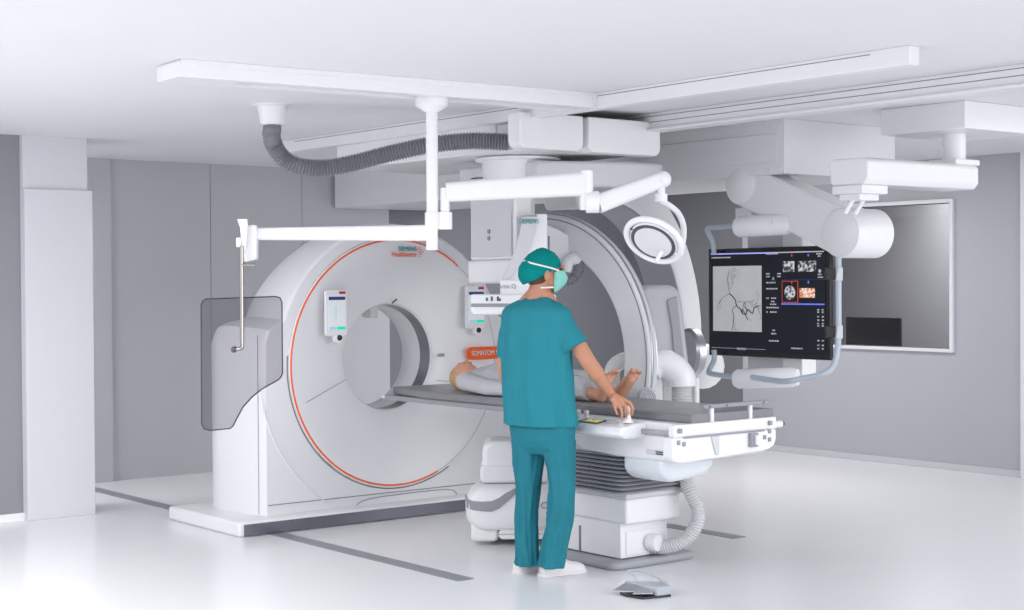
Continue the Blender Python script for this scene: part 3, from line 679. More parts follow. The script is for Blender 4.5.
# lamp
t = thing('surgical_lamp', 'round white surgical lamp on a jointed white ceiling arm', 'lamp', (PXX, PY_, 1.95))
q = Vector((PXX, PY_, 0)) + IR * .065
MB().lathe([(.036, 0), (.038, .005), (.038, .088), (.03, .092)], (q.x, q.y, 1.895), VZ, 28).build('swivel_collar', WHITE2, t)
MB().cyl((q.x, q.y, 1.97), (q.x, q.y, 2.11), .024).build('swivel_post', WHITE2, t)
def armbox(a, b, h0, h1, w_, nm, m_, parent, bevel=.012):
    a = Vector(a); b = Vector(b); d = (b - a); s_ = d.cross(VZ).normalized(); up_ = s_.cross(d).normalized()
    r0 = [a + s_ * x + up_ * z for x, z in rrect(w_ / 2, h0 / 2, min(w_, h0) * .3, 4)]; r1 = [b + s_ * x + up_ * z for x, z in rrect(w_ * .42, h1 / 2, min(w_, h1) * .3, 4)]
    return MB().loft([r0, r1]).build(nm, m_, parent, ang=40)
armbox(A(446, 192.5), A(584, 184, .05), .10, .125, .085, 'first_arm', WHITE, t)
MB().cyl(A(586.5, 171, .05), A(586.5, 210, .05), .036).build('elbow_post', WHITE2, t)
MB().cyl(A(586, 202, .05), A(599, 202, .05), .058).build('elbow_joint', WHITE2, t)
armbox(A(598, 204, .05), A(663, 179.5, .12), .10, .085, .075, 'second_arm', WHITE, t)
MB().ell(A(663, 179.5, .12), (.045, .045, .045)).build('arm_end', WHITE2, t)
MB().cyl(A(661, 182, .12), A(661, 196, .12), .022).build('drop_post', WHITE2, t)
MB().cyl(A(661, 194, .12), A(661, 202, .12), .034).build('drop_collar', WHITE2, t)
MB().tube(bez([A(661, 201, .12), A(670, 206, .12), A(678, 213, .12), A(683, 224, .1), A(683.5, 236, .07), A(682, 246, .03)], 8), .016, 14).build('yoke', WHITE2, t)
# lamp head: ellipse centred (654,240)
hc = A(654, 240.5, 0); hn = (-IA * .62 - VZ * .52 - IR * .42).normalized()
x_, y_, _ = frame_of(hn)
hn = (-IA * .57 - VZ * .71 - IR * .41).normalized()
MB().torus(hc, *frame_of(hn)[:2], .152, .017, 80, 16).build('outer_ring', WHITE2, t)
hh = MB(); hh.lathe([(.001, -.05), (.09, -.035), (.128, -.008), (.130, .006), (.124, .012)], hc, hn, 56); hd = hh.build('lamp_body', WHITE2, t)
MB().lathe([(.124, .010), (.122, .015), (.001, .015)], hc, hn, 56).build('dark_ring', DARK, t)
MB().lathe([(.104, .014), (.102, .020), (.001, .020)], hc, hn, 56).build('lens', mat('lamp_lens', (.78, .78, .80), .3), t)
for sg in (-1, 1):
    dv = (IR * .86 - VZ * .50 * 1.0).normalized() * sg
    dv = (dv - hn * dv.dot(hn)).normalized()
    MB().tube([hc + dv * .12, hc + dv * .15], .012, 12).build('spoke', DARK if sg < 0 else WHITE2, t)
MB().tube([A(662, 251.5, -.02), A(658, 258, -.02), A(656, 261.5, -.02)], [.010, .011, .012], 14).build('handle', WHITE2, t)
# shield
t = thing('radiation_shield', 'clear tinted lead glass shield hanging from a horizontal white arm', 'shield', (PXX, PY_, 1.8))
armbox(A(437, 233), A(253, 234, 0), .085, .062, .06, 'support_arm', WHITE, t)
MB().cyl(A(432, 222), A(432, 250), .031).build('swivel_post', WHITE2, t)
quad([(244.5, 226), (255, 224.5), (256.5, 228), (256.5, 259), (244, 262), (243, 250)], Dp - .05, .07, 'end_bracket', WHITE2, t, bevel=.008)
quad([(237, 219), (247, 219), (247.5, 226), (246, 246), (243.5, 262), (241, 240), (240, 228)], Dp - .09, .03, 'hook_plate', WHITE2, t, bevel=.004)
quad([(236, 237.5), (241, 237.5), (241, 247), (236, 247)], Dp - .10, .05, 'pivot_block', WHITE2, t, bevel=.004)
MB().tube([A(241.5, 246, -.1), A(242, 341, -.1)], .0105, 16).build('hanger_rod', RODM, t)
MB().tube([A(241.5, 265, -.1), A(255, 265, -.1)], .010, 14).build('cross_pin', RODM, t)
MB().tube(bez([A(242, 338, -.1), A(242, 347, -.1), A(239, 349, -.1), A(233, 350, -.08)], 6), .009, 14).build('hanger_foot', RODM, t)
MB().ell(A(234, 349.5, -.09), (.017, .017, .017)).build('clamp_knob', DARK, t)
gp = [(206, 299), (276, 296.5), (280, 298), (282, 303), (282.5, 373), (281, 377), (278, 380), (262, 389), (252, 397), (243, 407), (236, 420), (233, 426), (230, 428.5), (210, 430.5), (204, 429), (201.5, 424), (201, 305), (202.5, 301)]
gd = Dp - .06
gl = MB().prism([at(px, py, D=gd) for px, py in gp], IA * .012).build('glass_panel', GLASS, t, smooth=False)
MB().tube([at(px, py, D=gd + .006) for px, py in gp + gp[:1]], .0035, 8, cap=False).build('glass_edge', mat('glass_edge_dark', (.06, .06, .08), .2), t)

# ================================================================== MONITOR BOOM
t = thing('monitor_boom', 'heavy white jointed ceiling boom holding the large monitor', 'boom', (7.75, 5.6, ZC))
m0 = at(885, 110, Z=ZC); m1 = at(964.4, 99.9, Z=ZC)
MB().box(7.60, 8.35, 5.36, 5.96, 2.49, ZC).build('ceiling_mount', WHITE2, t, bevel=.006)
pp_ = at(954, 165, Y=5.66); bxp = Vector((7.93, 5.68, 0))
bxp = at(954, 140, Y=5.64); cx_, cy_ = bxp.x, 5.64
MB().cyl((cx_, cy_, 2.32), (cx_, cy_, 2.50), .07, n=40).build('mount_post', WHITE2, t)
MB().box(cx_ - .12, cx_ + .12, cy_ - .1, cy_ + .1, 2.30, 2.335).build('mount_foot', WHITE2, t, bevel=.008)
a0_ = at(868, 163, Y=5.52); a1_ = at(979, 170, Y=5.52)
hz0 = 2.155; hz1 = 2.305
MB().prism([(a0_.x, y, z) for y, z in ((5.52, hz0 + .035), (5.52, hz1 - .02), (5.55, hz1), (5.78, hz1), (5.80, hz1 - .03), (5.79, hz0 + .01), (5.77, hz0), (5.55, hz0))], (a1_.x - a0_.x, 0, 0)).build('upper_arm', WHITE2, t, bevel=.012)
sw = Vector((a0_.x + .10, 5.66, 0))
MB().box(sw.x - .10, sw.x + .13, 5.56, 5.78, 2.105, 2.155).build('swivel_block', WHITE2, t, bevel=.008)
MB().box(sw.x - .07, sw.x + .10, 5.60, 5.75, 2.07, 2.107).build('swivel_neck', WHITE2, t, bevel=.006)
# spring arm: hull of two cylinders in plane X=const
e1_ = at(841, 233, X=7.52); e0_ = at(741, 185, X=7.52)
XA0, XA1 = 7.50, 7.84
r1_, r0_ = .150, .135
dv = (e1_ - e0_); th0 = atan2(dv.z, dv.y)
pts = []
for i in range(19):
    a_ = th0 + pi / 2 + pi * i / 18; pts.append((e0_.y + r0_ * cos(a_), e0_.z + r0_ * sin(a_)))
for i in range(19):
    a_ = th0 - pi / 2 + pi * i / 18; pts.append((e1_.y + r1_ * cos(a_), e1_.z + r1_ * sin(a_)))
MB().prism([(XA0 + .02, y, z) for y, z in pts], (XA1 - XA0 - .12, 0, 0)).build('spring_arm', WHITE2, t, bevel=.02)
MB().lathe([(r1_ * .97, -.0), (r1_ + .004, .015), (r1_ + .004, .33), (r1_ - .03, .36), (.001, .365)], (XA0 + .01, e1_.y, e1_.z), VX, 56).build('shoulder_joint', WHITE2, t)
MB().lathe([(.001, -.012), (r1_ * .75, -.010), (r1_ * .95, 0)], (XA0 + .008, e1_.y, e1_.z), VX, 56).build('joint_cap', WHITE2, t)
MB().lathe([(.001, -.03), (r0_ * .6, -.022), (r0_ * .95, 0), (r0_ * .97, .03)], (XA0 + .01, e0_.y, e0_.z), VX, 56).build('joint_cap', WHITE2, t)
for x__ in (0, .09): MB().tube([(sw.x - .04 + x__, 5.67, 2.08), (sw.x - .055 + x__, 5.72, 2.0)], .014, 8).build('swivel_fin', WHITE2, t)
MB().cyl((7.62, e0_.y, e0_.z - .30), (7.62, e0_.y, e0_.z - .05), .03).build('drop_post', WHITE2, t)

# ================================================================== MONITOR
XM = 7.66
a = at(708.3, 249.5, X=XM); b = at(825, 362, X=XM)
y1, y0 = a.y, b.y; z1 = (at(708.3, 249.5, X=XM).z + at(825, 245, X=XM).z) / 2; z0 = (at(708.7, 353.5, X=XM).z + b.z) / 2
t = thing('display_monitor', 'large black wide monitor showing an angiogram in a tubular frame', 'monitor', (XM + .1, (y0 + y1) / 2, z0))
y0 -= .045
MB().box(XM, XM + .03, y0, y1, z0, z1).build('display_housing', BLACK, t, bevel=.006)
W_ = y1 - y0; H_ = z1 - z0
def sp(u, v, o=.0): return Vector((XM - .002 - o, y1 - u * W_, z1 - v * H_))      # u left->right, v top->bottom
def srect(u0, u1, v0, v1, n_, m_, par, o=.002):
    a = sp(u0, v0, o); b = sp(u1, v1, o)
    return MB().box(a.x - .001, a.x, b.y, a.y, b.z, a.z).build(n_, m_, par, smooth=False)
scr = srect(.02, .965, .035, .955, 'screen', SCREENM, t, 0)
srect(.025, .58, .045, .057, 'menu_bar', SCRLB, scr); srect(.58, .955, .045, .055, 'menu_bar', SCRT, scr)
im = srect(.045, .46, .165, .77, 'angiogram_image', SCRI, scr)
vs = MB(); random.seed(11)
def vessel(u, v, ang, r, ln, depth):
    if ln < 1: return
    P = [sp(u, v, .004)]
    for i in range(ln):
        ang += random.uniform(-.45, .45); u += .018 * cos(ang) * 1; v += .03 * sin(ang)
        u = min(max(u, .055), .45); v = min(max(v, .18), .755)
        P.append(sp(u, v, .004))
        if depth and random.random() < .42: vessel(u, v, ang + random.choice((-1, 1)) * random.uniform(.5, 1.2), r * .55, ln - 1, depth - 1)
    vs.tube(P, [max(r * (1 - .6 * i / len(P)), .0006) for i in range(len(P))], 5)
for (uvs, r_) in (([(.19, .20), (.175, .30), (.19, .42)], .0014), ([(.19, .42), (.13, .46), (.10, .52)], .0012), ([(.19, .42), (.235, .47), (.25, .53), (.28, .56), (.30, .60), (.33, .61)], .0034), ([(.25, .53), (.215, .57), (.225, .63), (.215, .75)], .0017), ([(.33, .61), (.345, .57), (.385, .60), (.40, .55), (.44, .53)], .0034), ([(.345, .57), (.31, .53), (.33, .49)], .0018), ([(.30, .60), (.30, .56), (.345, .66)], .0024)):
    vs.tube(bez([sp(u, v, .004) for u, v in uvs], 5), r_, 6)
for args in ((.19, .34, -2.2, .0009, 4, 3), (.19, .38, -.8, .0009, 4, 3), (.12, .48, 2.6, .0008, 3, 3), (.215, .66, 1.2, .0009, 4, 3), (.40, .55, -.9, .0013, 3, 3), (.42, .54, .6, .0013, 3, 3), (.26, .5, -.6, .0014, 5, 2), (.33, .5, -.5, .0012, 4, 2), (.2, .28, -1.2, .001, 3, 2)):
    vessel(*args)
vs.build('vessel_tree', SCRV, im, smooth=False)
srect(.635, .725, .13, .225, 'scan_thumbnail', SCAN1, scr); srect(.755, .895, .13, .225, 'scan_thumbnail', SCAN1, scr)
srect(.625, .755, .305, .50, 'red_frame', SCRR, scr, .0015); srect(.631, .749, .312, .493, 'frame_inside', SCREENM, scr, .003)
mth = MB().lathe([(.046, 0), (.044, .001)], sp(.69, .41, .004), (-1, 0, 0), 24).build('scan_thumbnail', SCAN1, scr)
srect(.765, .885, .37, .455, 'bone_thumbnail', SCAN2, scr)
srect(.62, .96, .505, .518, 'blue_divider', SCRB, scr); srect(.62, .96, .293, .298, 'blue_divider', SCRNAVY, scr)
srect(.70, .71, .07, .09, 'marker', SCRR, scr); srect(.83, .84, .07, .09, 'marker', SCRB, scr); srect(.70, .71, .31, .33, 'marker', SCRR, scr, .004); srect(.83, .84, .305, .33, 'marker', SCRB, scr)
def tl(u0, u1, v, h=.006):
    u = u0; txt = MB()
    while u < u1:
        w__ = random.uniform(.006, .016); a = sp(u, v - h, .004); b = sp(min(u + w__, u1), v + h, .004); txt.box(a.x - .0005, a.x, b.y, a.y, b.z, a.z); u += w__ + .004
    txt.build('text_line', SCRT, scr, smooth=False)
for u0, u1, v in ((.035, .20, .085), (.50, .60, .06), (.50, .53, .24), (.59, .62, .24), (.50, .53, .265), (.59, .62, .265), (.50, .575, .32), (.50, .59, .375), (.50, .52, .46), (.54, .58, .46), (.54, .57, .49), (.53, .58, .515), (.50, .60, .545), (.50, .51, .585), (.53, .585, .585), (.55, .57, .75), (.54, .58, .78), (.52, .60, .845), (.90, .94, .07), (.91, .93, .09), (.91, .94, .25), (.91, .95, .275), (.70, .79, .905)): tl(u0, u1, v)
for v in (.56, .58, .62, .65, .68, .70, .83, .87, .90): tl(.905, .92, v); tl(.94, .955, v)
text('A', 'screen_letter', SCRT, t, sp(.557, .285, .004), -VY, VZ, .035, .0004)
MB().lathe([(.010, 0), (.012, .001)], sp(.925, .22, .004), (-1, 0, 0), 12).build('screen_icon', SCRT, scr)
srect(.03, .49, .925, .928, 'status_line', SCRT, scr)
text('SIEMENS', 'bezel_lettering', SCRT, t, sp(.29, .93, .004), -VY, VZ, .022, .0004)
# carriage tubes behind the monitor
def ctube(px0, px1, py, r_px, nm, py1=None, dd=9.9):
    a = at(px0, py, D=dd); b = at(px1, py1 or py, D=dd - .2); r_ = r_px * 9.8 / F
    rr = []
    return MB().lathe([(.001, 0), (r_ * .75, .002), (r_, .03), (r_, (b - a).length - .03), (r_ * .8, (b - a).length)], a, (b - a), 32).build(nm, WHITE2, t)
ctube(735, 792, 227, 11, 'upper_crossbar', 224, 10.1); ctube(734, 798, 379, 10, 'lower_crossbar', 377)
MB().box(XM + .08, XM + .22, at(804, 240, X=XM + .1).y, at(784, 240, X=XM + .1).y, at(790, 378, X=XM + .1).z, at(790, 214, X=XM + .1).z).build('back_post', WHITE2, t, bevel=.01)
MB().box(XM + .12, XM + .30, at(783, 240, X=XM + .1).y, at(745, 240, X=XM + .1).y, at(760, 372, X=XM + .1).z, at(760, 225, X=XM + .1).z).build('back_cover', PALE, t, bevel=.01)
MB().box(XM + .05, XM + .2, at(755, 240, X=XM + .1).y, at(740, 240, X=XM + .1).y, at(745, 224, X=XM + .1).z, at(745, 208, X=XM + .1).z).build('neck_collar', WHITE2, t, bevel=.01)
def B(px, py, D): return at(px, py, D=D)
MB().tube(bez([B(774, 223, 9.9), B(752, 224, 10.2), B(722, 227, 10.4), B(709, 228, 10.5), B(708, 232, 10.5), B(713, 242, 10.5), B(714, 254, 10.5)], 6), .018, 14).build('frame_tube', BLUEST, t)
MB().tube(bez([B(714, 350, 10.5), B(714, 360, 10.5), B(709, 371, 10.45), B(712, 374, 10.4), B(735, 377, 10.2)], 6), .018, 14).build('frame_tube', BLUEST, t)
MB().tube(bez([B(752, 377, 9.75), B(770, 380, 9.6), B(786, 381.5, 9.4), B(805, 378, 9.35), B(823, 374, 9.3), B(833, 366, 9.3), B(837.5, 350, 9.3), B(838.5, 330, 9.3), B(838.5, 300, 9.3), B(838.5, 257, 9.3)], 6), .018, 14).build('frame_tube', BLUEST, t)
for py_ in (274, 332):
    quad([(826, py_ - 6), (842, py_ - 6), (842, py_ + 6), (826, py_ + 6)], 9.30, .05, 'frame_bracket', BLACK, t, bevel=.006)
    quad([(837.5, py_ - 7), (843, py_ - 7), (843, py_ + 7), (836, py_ + 7)], 9.27, .07, 'bracket_clamp', PALE, t, bevel=.008)
#PEOPLE
# ================================================================== PEOPLE
def cut_above(o, p, n, inv):
    bm = bmesh.new(); bm.from_mesh(o.data); g = bm.verts[:] + bm.edges[:] + bm.faces[:]
    bmesh.ops.bisect_plane(bm, geom=g, plane_co=inv @ p, plane_no=(inv.to_3x3() @ n).normalized(), clear_outer=True); bm.to_mesh(o.data); bm.free()
GRD = at(545, 577, Z=0)
DR = GRD.dot(IA) / 1.0
DR = (GRD - CPOS).dot(fwd)
t = thing('surgeon', 'person in teal scrubs, cap and mask standing with back turned beside the patient table', 'person', tuple(GRD), yaw)
PER = t
def Q(px, py, v=0.0): return at(px, py, D=DR + v)
KP = DR / F
fw = (IR * .64 + IA * .77).normalized(); sd = (IR * .77 - IA * .64).normalized()
def cring(c, a, b, seed, amt, n=40, f=7.0, ax=None, ay=None):
    ax = ax or sd; ay = ay or fw; out = []
    for i in range(n):
        q = 2 * pi * i / n; p = c + ax * (a * cos(q)) + ay * (b * sin(q))
        w_ = noise.noise(Vector((cos(q) * 2.2 + seed, sin(q) * 2.2, p.z * f))) * amt + noise.noise(Vector((cos(q) * 5.5 + seed + p.z * 1.5, sin(q) * 5.5, p.z * f * .7))) * amt * .8
        out.append(p + (ax * cos(q) + ay * sin(q)) * w_)
    return out
def interp(rows, m):
    out = []
    for r0_, r1_ in zip(rows, rows[1:]):
        for k_ in range(m): out.append(tuple(x + (y - x) * k_ / m for x, y in zip(r0_, r1_)))
    return out + [rows[-1]]
# body: head, neck, arms, hands and legs as one continuous surface
bd = MB()
hx = (IR * .96 + IA * .28).normalized(); hs = (IR * -.28 + IA * .96).normalized()
HA = (hx, hs, VZ)
HCN = Q(542.5, 269.5)
bd.ell(HCN, (.094, .074, .108), 28, HA)
bd.ell(Q(553, 280), (.055, .052, .058), 20, HA)
bd.ell(Q(556, 286.5), (.030, .034, .026), 16, HA)
bd.caps(Q(559.5, 270, -.0), Q(562, 277.5), .010, .013, 10)
bd.ell(Q(561, 267.5), (.018, .050, .012), 14, HA)
bd.ell(Q(556, 276, -.03), (.03, .025, .028), 14, HA)
ear = Q(547, 275.5, -.078)
bd.ell(ear, (.018, .011, .033), 14, HA); bd.ell(ear + hx * .006 - VZ * .004 - hs * .004, (.012, .012, .020), 10, HA)
bd.caps(Q(536, 302), Q(541, 282), .062, .056, 20); bd.caps(Q(539, 291), Q(526, 303, .03), .052, .042, 16); bd.caps(Q(541, 291), Q(550, 303, -.03), .050, .042, 16)
bd.caps(Q(518, 318, .08), Q(553, 317, -.08), .045, .045)
bd.loft([cring(Q(537, y_), w_, d_, 0, 0, 24) for y_, w_, d_ in ((306, .10, .06), (318, .17, .09), (345, .17, .10), (380, .14, .085), (410, .13, .08), (440, .12, .07))])
for J in (((558, 313, -.10), (588.5, 362, -.17), (611, 394, -.08)), ((512, 316, .10), (504.5, 366, .12), (512, 404, .20))):
    s_, e_, w_ = [Q(*j) for j in J]
    bd.caps(s_, e_, .055, .043); bd.caps(e_, e_.lerp(w_, .35), .043, .044); bd.caps(e_.lerp(w_, .3), w_, .045, .029, flat=.85)
for J in (((557, 440, -.06), (560, 495, -.06), (554, 560, -.01)), ((530, 440, .07), (527, 495, .07), (527, 556, .07))):
    h_, k_, a_ = [Q(*j) for j in J]; bd.caps(h_, k_, .070, .05); bd.caps(k_, a_, .052, .030)
# right hand on the joystick
DJ = (JP + VZ * .07 - CPOS).dot(fwd)
def Hn(px, py, v=0): return at(px, py, D=DJ + v)
W_r = Q(611, 394, -.08)
bd.caps(W_r, Hn(619.5, 400.5, -.012), .027, .031, 16, flat=.62, fdir=(IA * .8 + VZ * .5))
bd.caps(Hn(613, 399.5, -.015), Hn(618, 405, -.018), .018, .016, 12); bd.caps(Hn(615, 397, 0), Hn(625, 401, -.005), .020, .015, 12)
def finger(pts, r):
    P_ = [Hn(*p) for p in pts]
    for i in range(len(P_) - 1): bd.caps(P_[i], P_[i + 1], r[i], r[i + 1], 10)
finger([(624, 400.5, -.01), (630, 402.5, -.02), (633, 408.5, -.025), (631.8, 414.5, -.015)], (.0105, .0098, .0088, .0078))
finger([(621.5, 402.5, -.02), (626, 406.5, -.038), (628, 412.5, -.038), (626, 417, -.022)], (.0108, .010, .009, .008))
finger([(618.5, 404.5, -.024), (621.5, 409.5, -.042), (622.3, 415, -.038), (621.2, 418.3, -.022)], (.0105, .0095, .0085, .0078))
finger([(614.5, 404.5, -.022), (615.5, 410, -.036), (617.5, 414.3, -.03)], (.0095, .0085, .0072))
finger([(618, 399, .02), (624, 402, .035), (629, 407, .028), (629.5, 411.5, .018)], (.0125, .0115, .010, .009))
# left hand (in front of the body)
W_l = Q(512, 404, .20)
bd.caps(W_l, W_l + IR * .05 - VZ * .06 + IA * .03, .027, .030, 14, flat=.6)
for q in range(4):
    b0 = W_l + IR * (.055 - .012 * q) - VZ * (.075 + .004 * q) + IA * (.035 + .008 * q)
    bd.caps(b0, b0 + IR * .02 - VZ * .035 + IA * .01, .0095, .0088, 10); bd.caps(b0 + IR * .02 - VZ * .035 + IA * .01, b0 + IR * .015 - VZ * .06 + IA * .0, .0088, .0075, 10)
b0 = W_l + IR * .035 - VZ * .03; bd.caps(b0, b0 + IR * .035 - VZ * .02, .012, .010, 10); bd.caps(b0 + IR * .035 - VZ * .02, b0 + IR * .05 - VZ * .045, .010, .008, 10)
bd.build('body', SKIN, t, remesh=.0042, smoothit=3)
# face details
for s_ in (-1,):
    e_ = HCN + hx * .080 + VZ * .006 - hs * .032
    MB().ell(e_, (.008, .013, .006), 12, HA).build('eye', TAPE, t); MB().ell(e_ + hx * .006, (.004, .006, .005), 10, HA).build('iris', HAIRB, t)
    MB().tube(bez([HCN + hx * .066 + VZ * .021 - hs * .054, HCN + hx * .085 + VZ * .026 - hs * .038, HCN + hx * .096 + VZ * .023 - hs * .016], 4), .0035, 8).build('eyebrow', HAIRB, t)
hb = MB(); hb.ell(HCN - hx * .022 - VZ * .020, (.080, .074, .082), 24, HA); hb.ell(HCN - hx * .046 - VZ * .052, (.042, .060, .040), 18, HA)
hb.build('hair', HAIRB, t, remesh=.005)
# cap
cp = MB(); rr = []
for i in range(15):
    a_ = -pi / 2 + pi * i / 14; kk = max(cos(a_), .01); ring = []
    for j in range(48):
        b_ = 2 * pi * j / 48; d_ = hx * (cos(b_) * kk * .108) + hs * (sin(b_) * kk * .086) + VZ * (sin(a_) * .108)
        n_ = noise.noise(Vector((cos(b_) * 3, sin(b_) * 3, a_ * 3))) * .006
        if cos(b_) < 0: d_ += hx * (cos(b_) * kk * .016 * (1.2 - sin(a_))) - VZ * .020 * abs(cos(b_)) * kk
        ring.append(HCN + VZ * .006 - hx * .006 + d_ * (1 + n_ * 8))
    rr.append(ring)
cp.loft(rr); oc = cp.build('scrub_cap', CAPM, t, ang=80)
pA = Q(563, 263.5); pB = Q(527, 281.5); dd_ = (pA - pB).normalized(); nn_ = hs.cross(dd_); nn_ = nn_ if nn_.z < 0 else -nn_
cut_above(oc, pA, nn_, WM[t.name].inverted())
k_ = oc.modifiers.new('thickness', 'SOLIDIFY'); k_.thickness = .004; k_.offset = 1
def on_head(th, z_, g=1.0, r=(.104, .084, .112)):
    """point on the head at angle th from the face direction (negative = near side)"""
    kz = sqrt(max(.02, 1 - (z_ / r[2]) ** 2)); return HCN + hx * (r[0] * g * kz * cos(th)) + hs * (r[1] * g * kz * sin(th)) + VZ * z_
tp = []
for i in range(25):
    f_ = i / 24; th = radians(-20 - 165 * f_); z_ = -.028 + .092 * min(1, f_ * 1.12) - .02 * f_ * f_; tp.append(on_head(th, z_, 1.085 + .07 * min(1, f_ * 3)))
def tape(path, wd, name, m_, parent):
    rr = []
    for i, p in enumerate(path):
        tt = (path[min(i + 1, len(path) - 1)] - path[max(i - 1, 0)]).normalized(); o_ = (p - HCN); o_.z = 0; o_.normalize(); s_ = tt.cross(o_).normalized()
        rr.append([p + s_ * wd + o_ * .001, p - s_ * wd + o_ * .001, p - s_ * wd - o_ * .002, p + s_ * wd - o_ * .002])
    return MB().loft(rr).build(name, m_, parent, ang=60)
mk = MB(); rr = []
for i in range(13):
    f_ = i / 12; z_ = -.006 - .118 * f_; ring = []
    fz = (.052 + .040 * sin(pi * min(1, f_ * .9 + .12)) - .030 * f_ ** 3)
    for j in range(17):
        th = radians(-92 + 184 * j / 16); pl_ = .0018 if i % 3 == 1 else 0
        wz = .080 - .016 * f_
        ring.append(HCN + hx * (.046 + (fz + pl_) * max(cos(th), -.1) ** (1 if cos(th) < 0 else .85)) + hs * (wz * (1 if th > 0 else -1) * abs(sin(th)) ** .6) + VZ * (z_ + (.012 * (1 - abs(th)) if i == 0 else 0)))
    rr.append(ring)
mk.loft(rr, cap=False, closed=False); mask = mk.build('surgical_mask', MASKM, t, ang=80, solid=.002)
tape(tp, .0042, 'mask_strap', TAPE, mask)
lt_ = [HCN + hx * .045 - hs * .064 - VZ * .098] + [HCN + hx * (.02 - .085 * f_) - hs * (.070 * cos(f_ * 1.35)) - VZ * (.098 + .004 * f_) - hx * .0 for f_ in [i / 10 for i in range(11)]]
tape(lt_, .0042, 'mask_strap', TAPE, mask)
# scrub top
tb = MB(); rows = [(425, 541.5, 34.5), (412, 540.5, 33.8), (400, 539, 33.4), (375, 538, 33.4), (355, 537, 33.2), (330, 537, 34.5), (318, 537, 34.2), (312, 536.5, 33), (307, 536, 29.5), (303, 536, 23), (299.5, 536.2, 16), (297, 536.4, 12.5)]
rr = []
for y_, x_c, hw in interp(rows, 4):
    hm = hw * KP; a_ = hm / .179 * .223; b_ = hm / .179 * .125
    if y_ > 360: b_ *= 1 + (y_ - 360) / 65 * .12
    if y_ < 307: b_ = min(b_, .10)
    amt = .024 if y_ > 330 else .010
    rr.append(cring(Q(x_c, y_), a_ - .002, b_, 3.3, amt, 72, 1.6))
tb.loft(rr)
def sleeve(p0, p1, r0, r1, seed):
    d_ = (p1 - p0).normalized(); x1, y1, _ = frame_of(d_); rr = []
    for i in range(15):
        f_ = i / 14; c_ = p0.lerp(p1, f_); r_ = r0 + (r1 - r0) * f_; ring = []
        for j in range(32):
            q = 2 * pi * j / 32; w_ = noise.noise(Vector((cos(q) * 2 + seed, sin(q) * 2, f_ * 2.5))) * .012
            ring.append(c_ + (x1 * cos(q) + y1 * sin(q)) * (r_ + w_))
        rr.append(ring)
    tb.loft(rr)
sleeve(Q(556, 315, -.11), Q(576, 347.5, -.155), .062, .070, 1); sleeve(Q(514, 318, .10), Q(507.5, 358, .115), .062, .066, 5)
tb.ell(Q(556, 313, -.10), (.062, .062, .060)); tb.ell(Q(516, 314.5, .09), (.062, .062, .058))
tb.build('scrub_top', SCRUB, t, remesh=.0065, smoothit=2)
# trousers
tr_ = MB()
pr = [(418, 542, 33), (428, 542, 33.3), (438, 542.5, 32), (446, 543.5, 29), (453, 544, 22)]
tr_.loft([cring(Q(c_, y_), w_ * KP / .179 * .21, w_ * KP / .179 * .118, 7, .006, 48, 4) for y_, c_, w_ in interp(pr, 3)])
def leg(rows, v, seed):
    rr = []
    for y_, c_, w_, dv_ in interp(rows, 5):
        lo = max(0, (y_ - 480) / 85)
        rr.append(cring(Q(c_, y_, v + dv_), w_ * KP * 1.0, w_ * KP * (1.12), seed, .013 + .014 * lo, 48, 5.0, IR, IA))
    tr_.loft(rr)
leg([(440, 558.5, 16.8, 0), (455, 559.5, 15.8, 0), (470, 561.5, 14.2, 0), (488, 562.5, 13.2, -.0), (505, 561.5, 12.4, .0), (524, 559.5, 12.2, .02), (545, 555.5, 12.8, .02), (567, 551.5, 13.8, .02)], -.055, 2)
leg([(440, 527.5, 15.8, 0), (455, 529, 16.2, 0), (470, 528.5, 14.4, 0), (488, 527.5, 12.4, 0), (505, 526.5, 11.4, 0), (524, 525.8, 11.4, 0), (545, 526, 12.0, 0), (565, 526.5, 12.4, 0)], .075, 9)
tr_.build('scrub_trousers', mat('scrub_trouser_cotton', (.025, .20, .255), .85, spec=.15, noise_amt=.10, scale=6, bump=.4, bscale=20), t, remesh=.0065, smoothit=2)
def shoe(h, tpx):
    H_ = at(*h, Z=0); T_ = at(*tpx, Z=0); d_ = (T_ - H_).normalized(); s_ = VZ.cross(d_); Ls = .295; H_ = H_ - d_ * .0
    prof_ = [(0, .024, .040), (.012, .036, .080), (.04, .044, .118), (.09, .044, .122), (.13, .043, .104), (.17, .046, .080), (.21, .049, .066), (.25, .047, .060), (.28, .036, .048), (.293, .014, .028)]
    rr = []
    for x__, w_, h_ in prof_:
        rr.append([H_ + d_ * x__ + s_ * (w_ * cos(q)) + VZ * (.012 + (h_ - .012) * max(0, sin(q)) ** .75) if sin(q) >= 0 else H_ + d_ * x__ + s_ * (w_ * cos(q) * 1.0) + VZ * .012 for q in [2 * pi * j / 24 for j in range(24)]])
    o_ = MB().loft(rr).build('shoe', SHOE, t, sub=1)
    rr = []
    for x__, w_, h_ in prof_:
        x2 = (x__ - .147) * 1.02 + .147
        rr.append([H_ + d_ * x2 + s_ * ((w_ + .003) * i) + VZ * z_ for i, z_ in ((-1, 0), (1, 0), (1, .018), (-1, .018))])
    MB().loft(rr).build('sole', SHOE, o_, bevel=.003)
    MB().obox(H_ + d_ * .115 - s_ * .0455 + VZ * .050, d_, s_, VZ, .007, .004, .009).build('red_tag', RED, o_)
    MB().obox(H_ + d_ * .03 + VZ * .004, d_, s_, VZ, .03, .03, .002).build('heel_pad', GREY, o_)
shoe((540.5, 577), (583, 571.5)); shoe((515.5, 574), (550, 567))

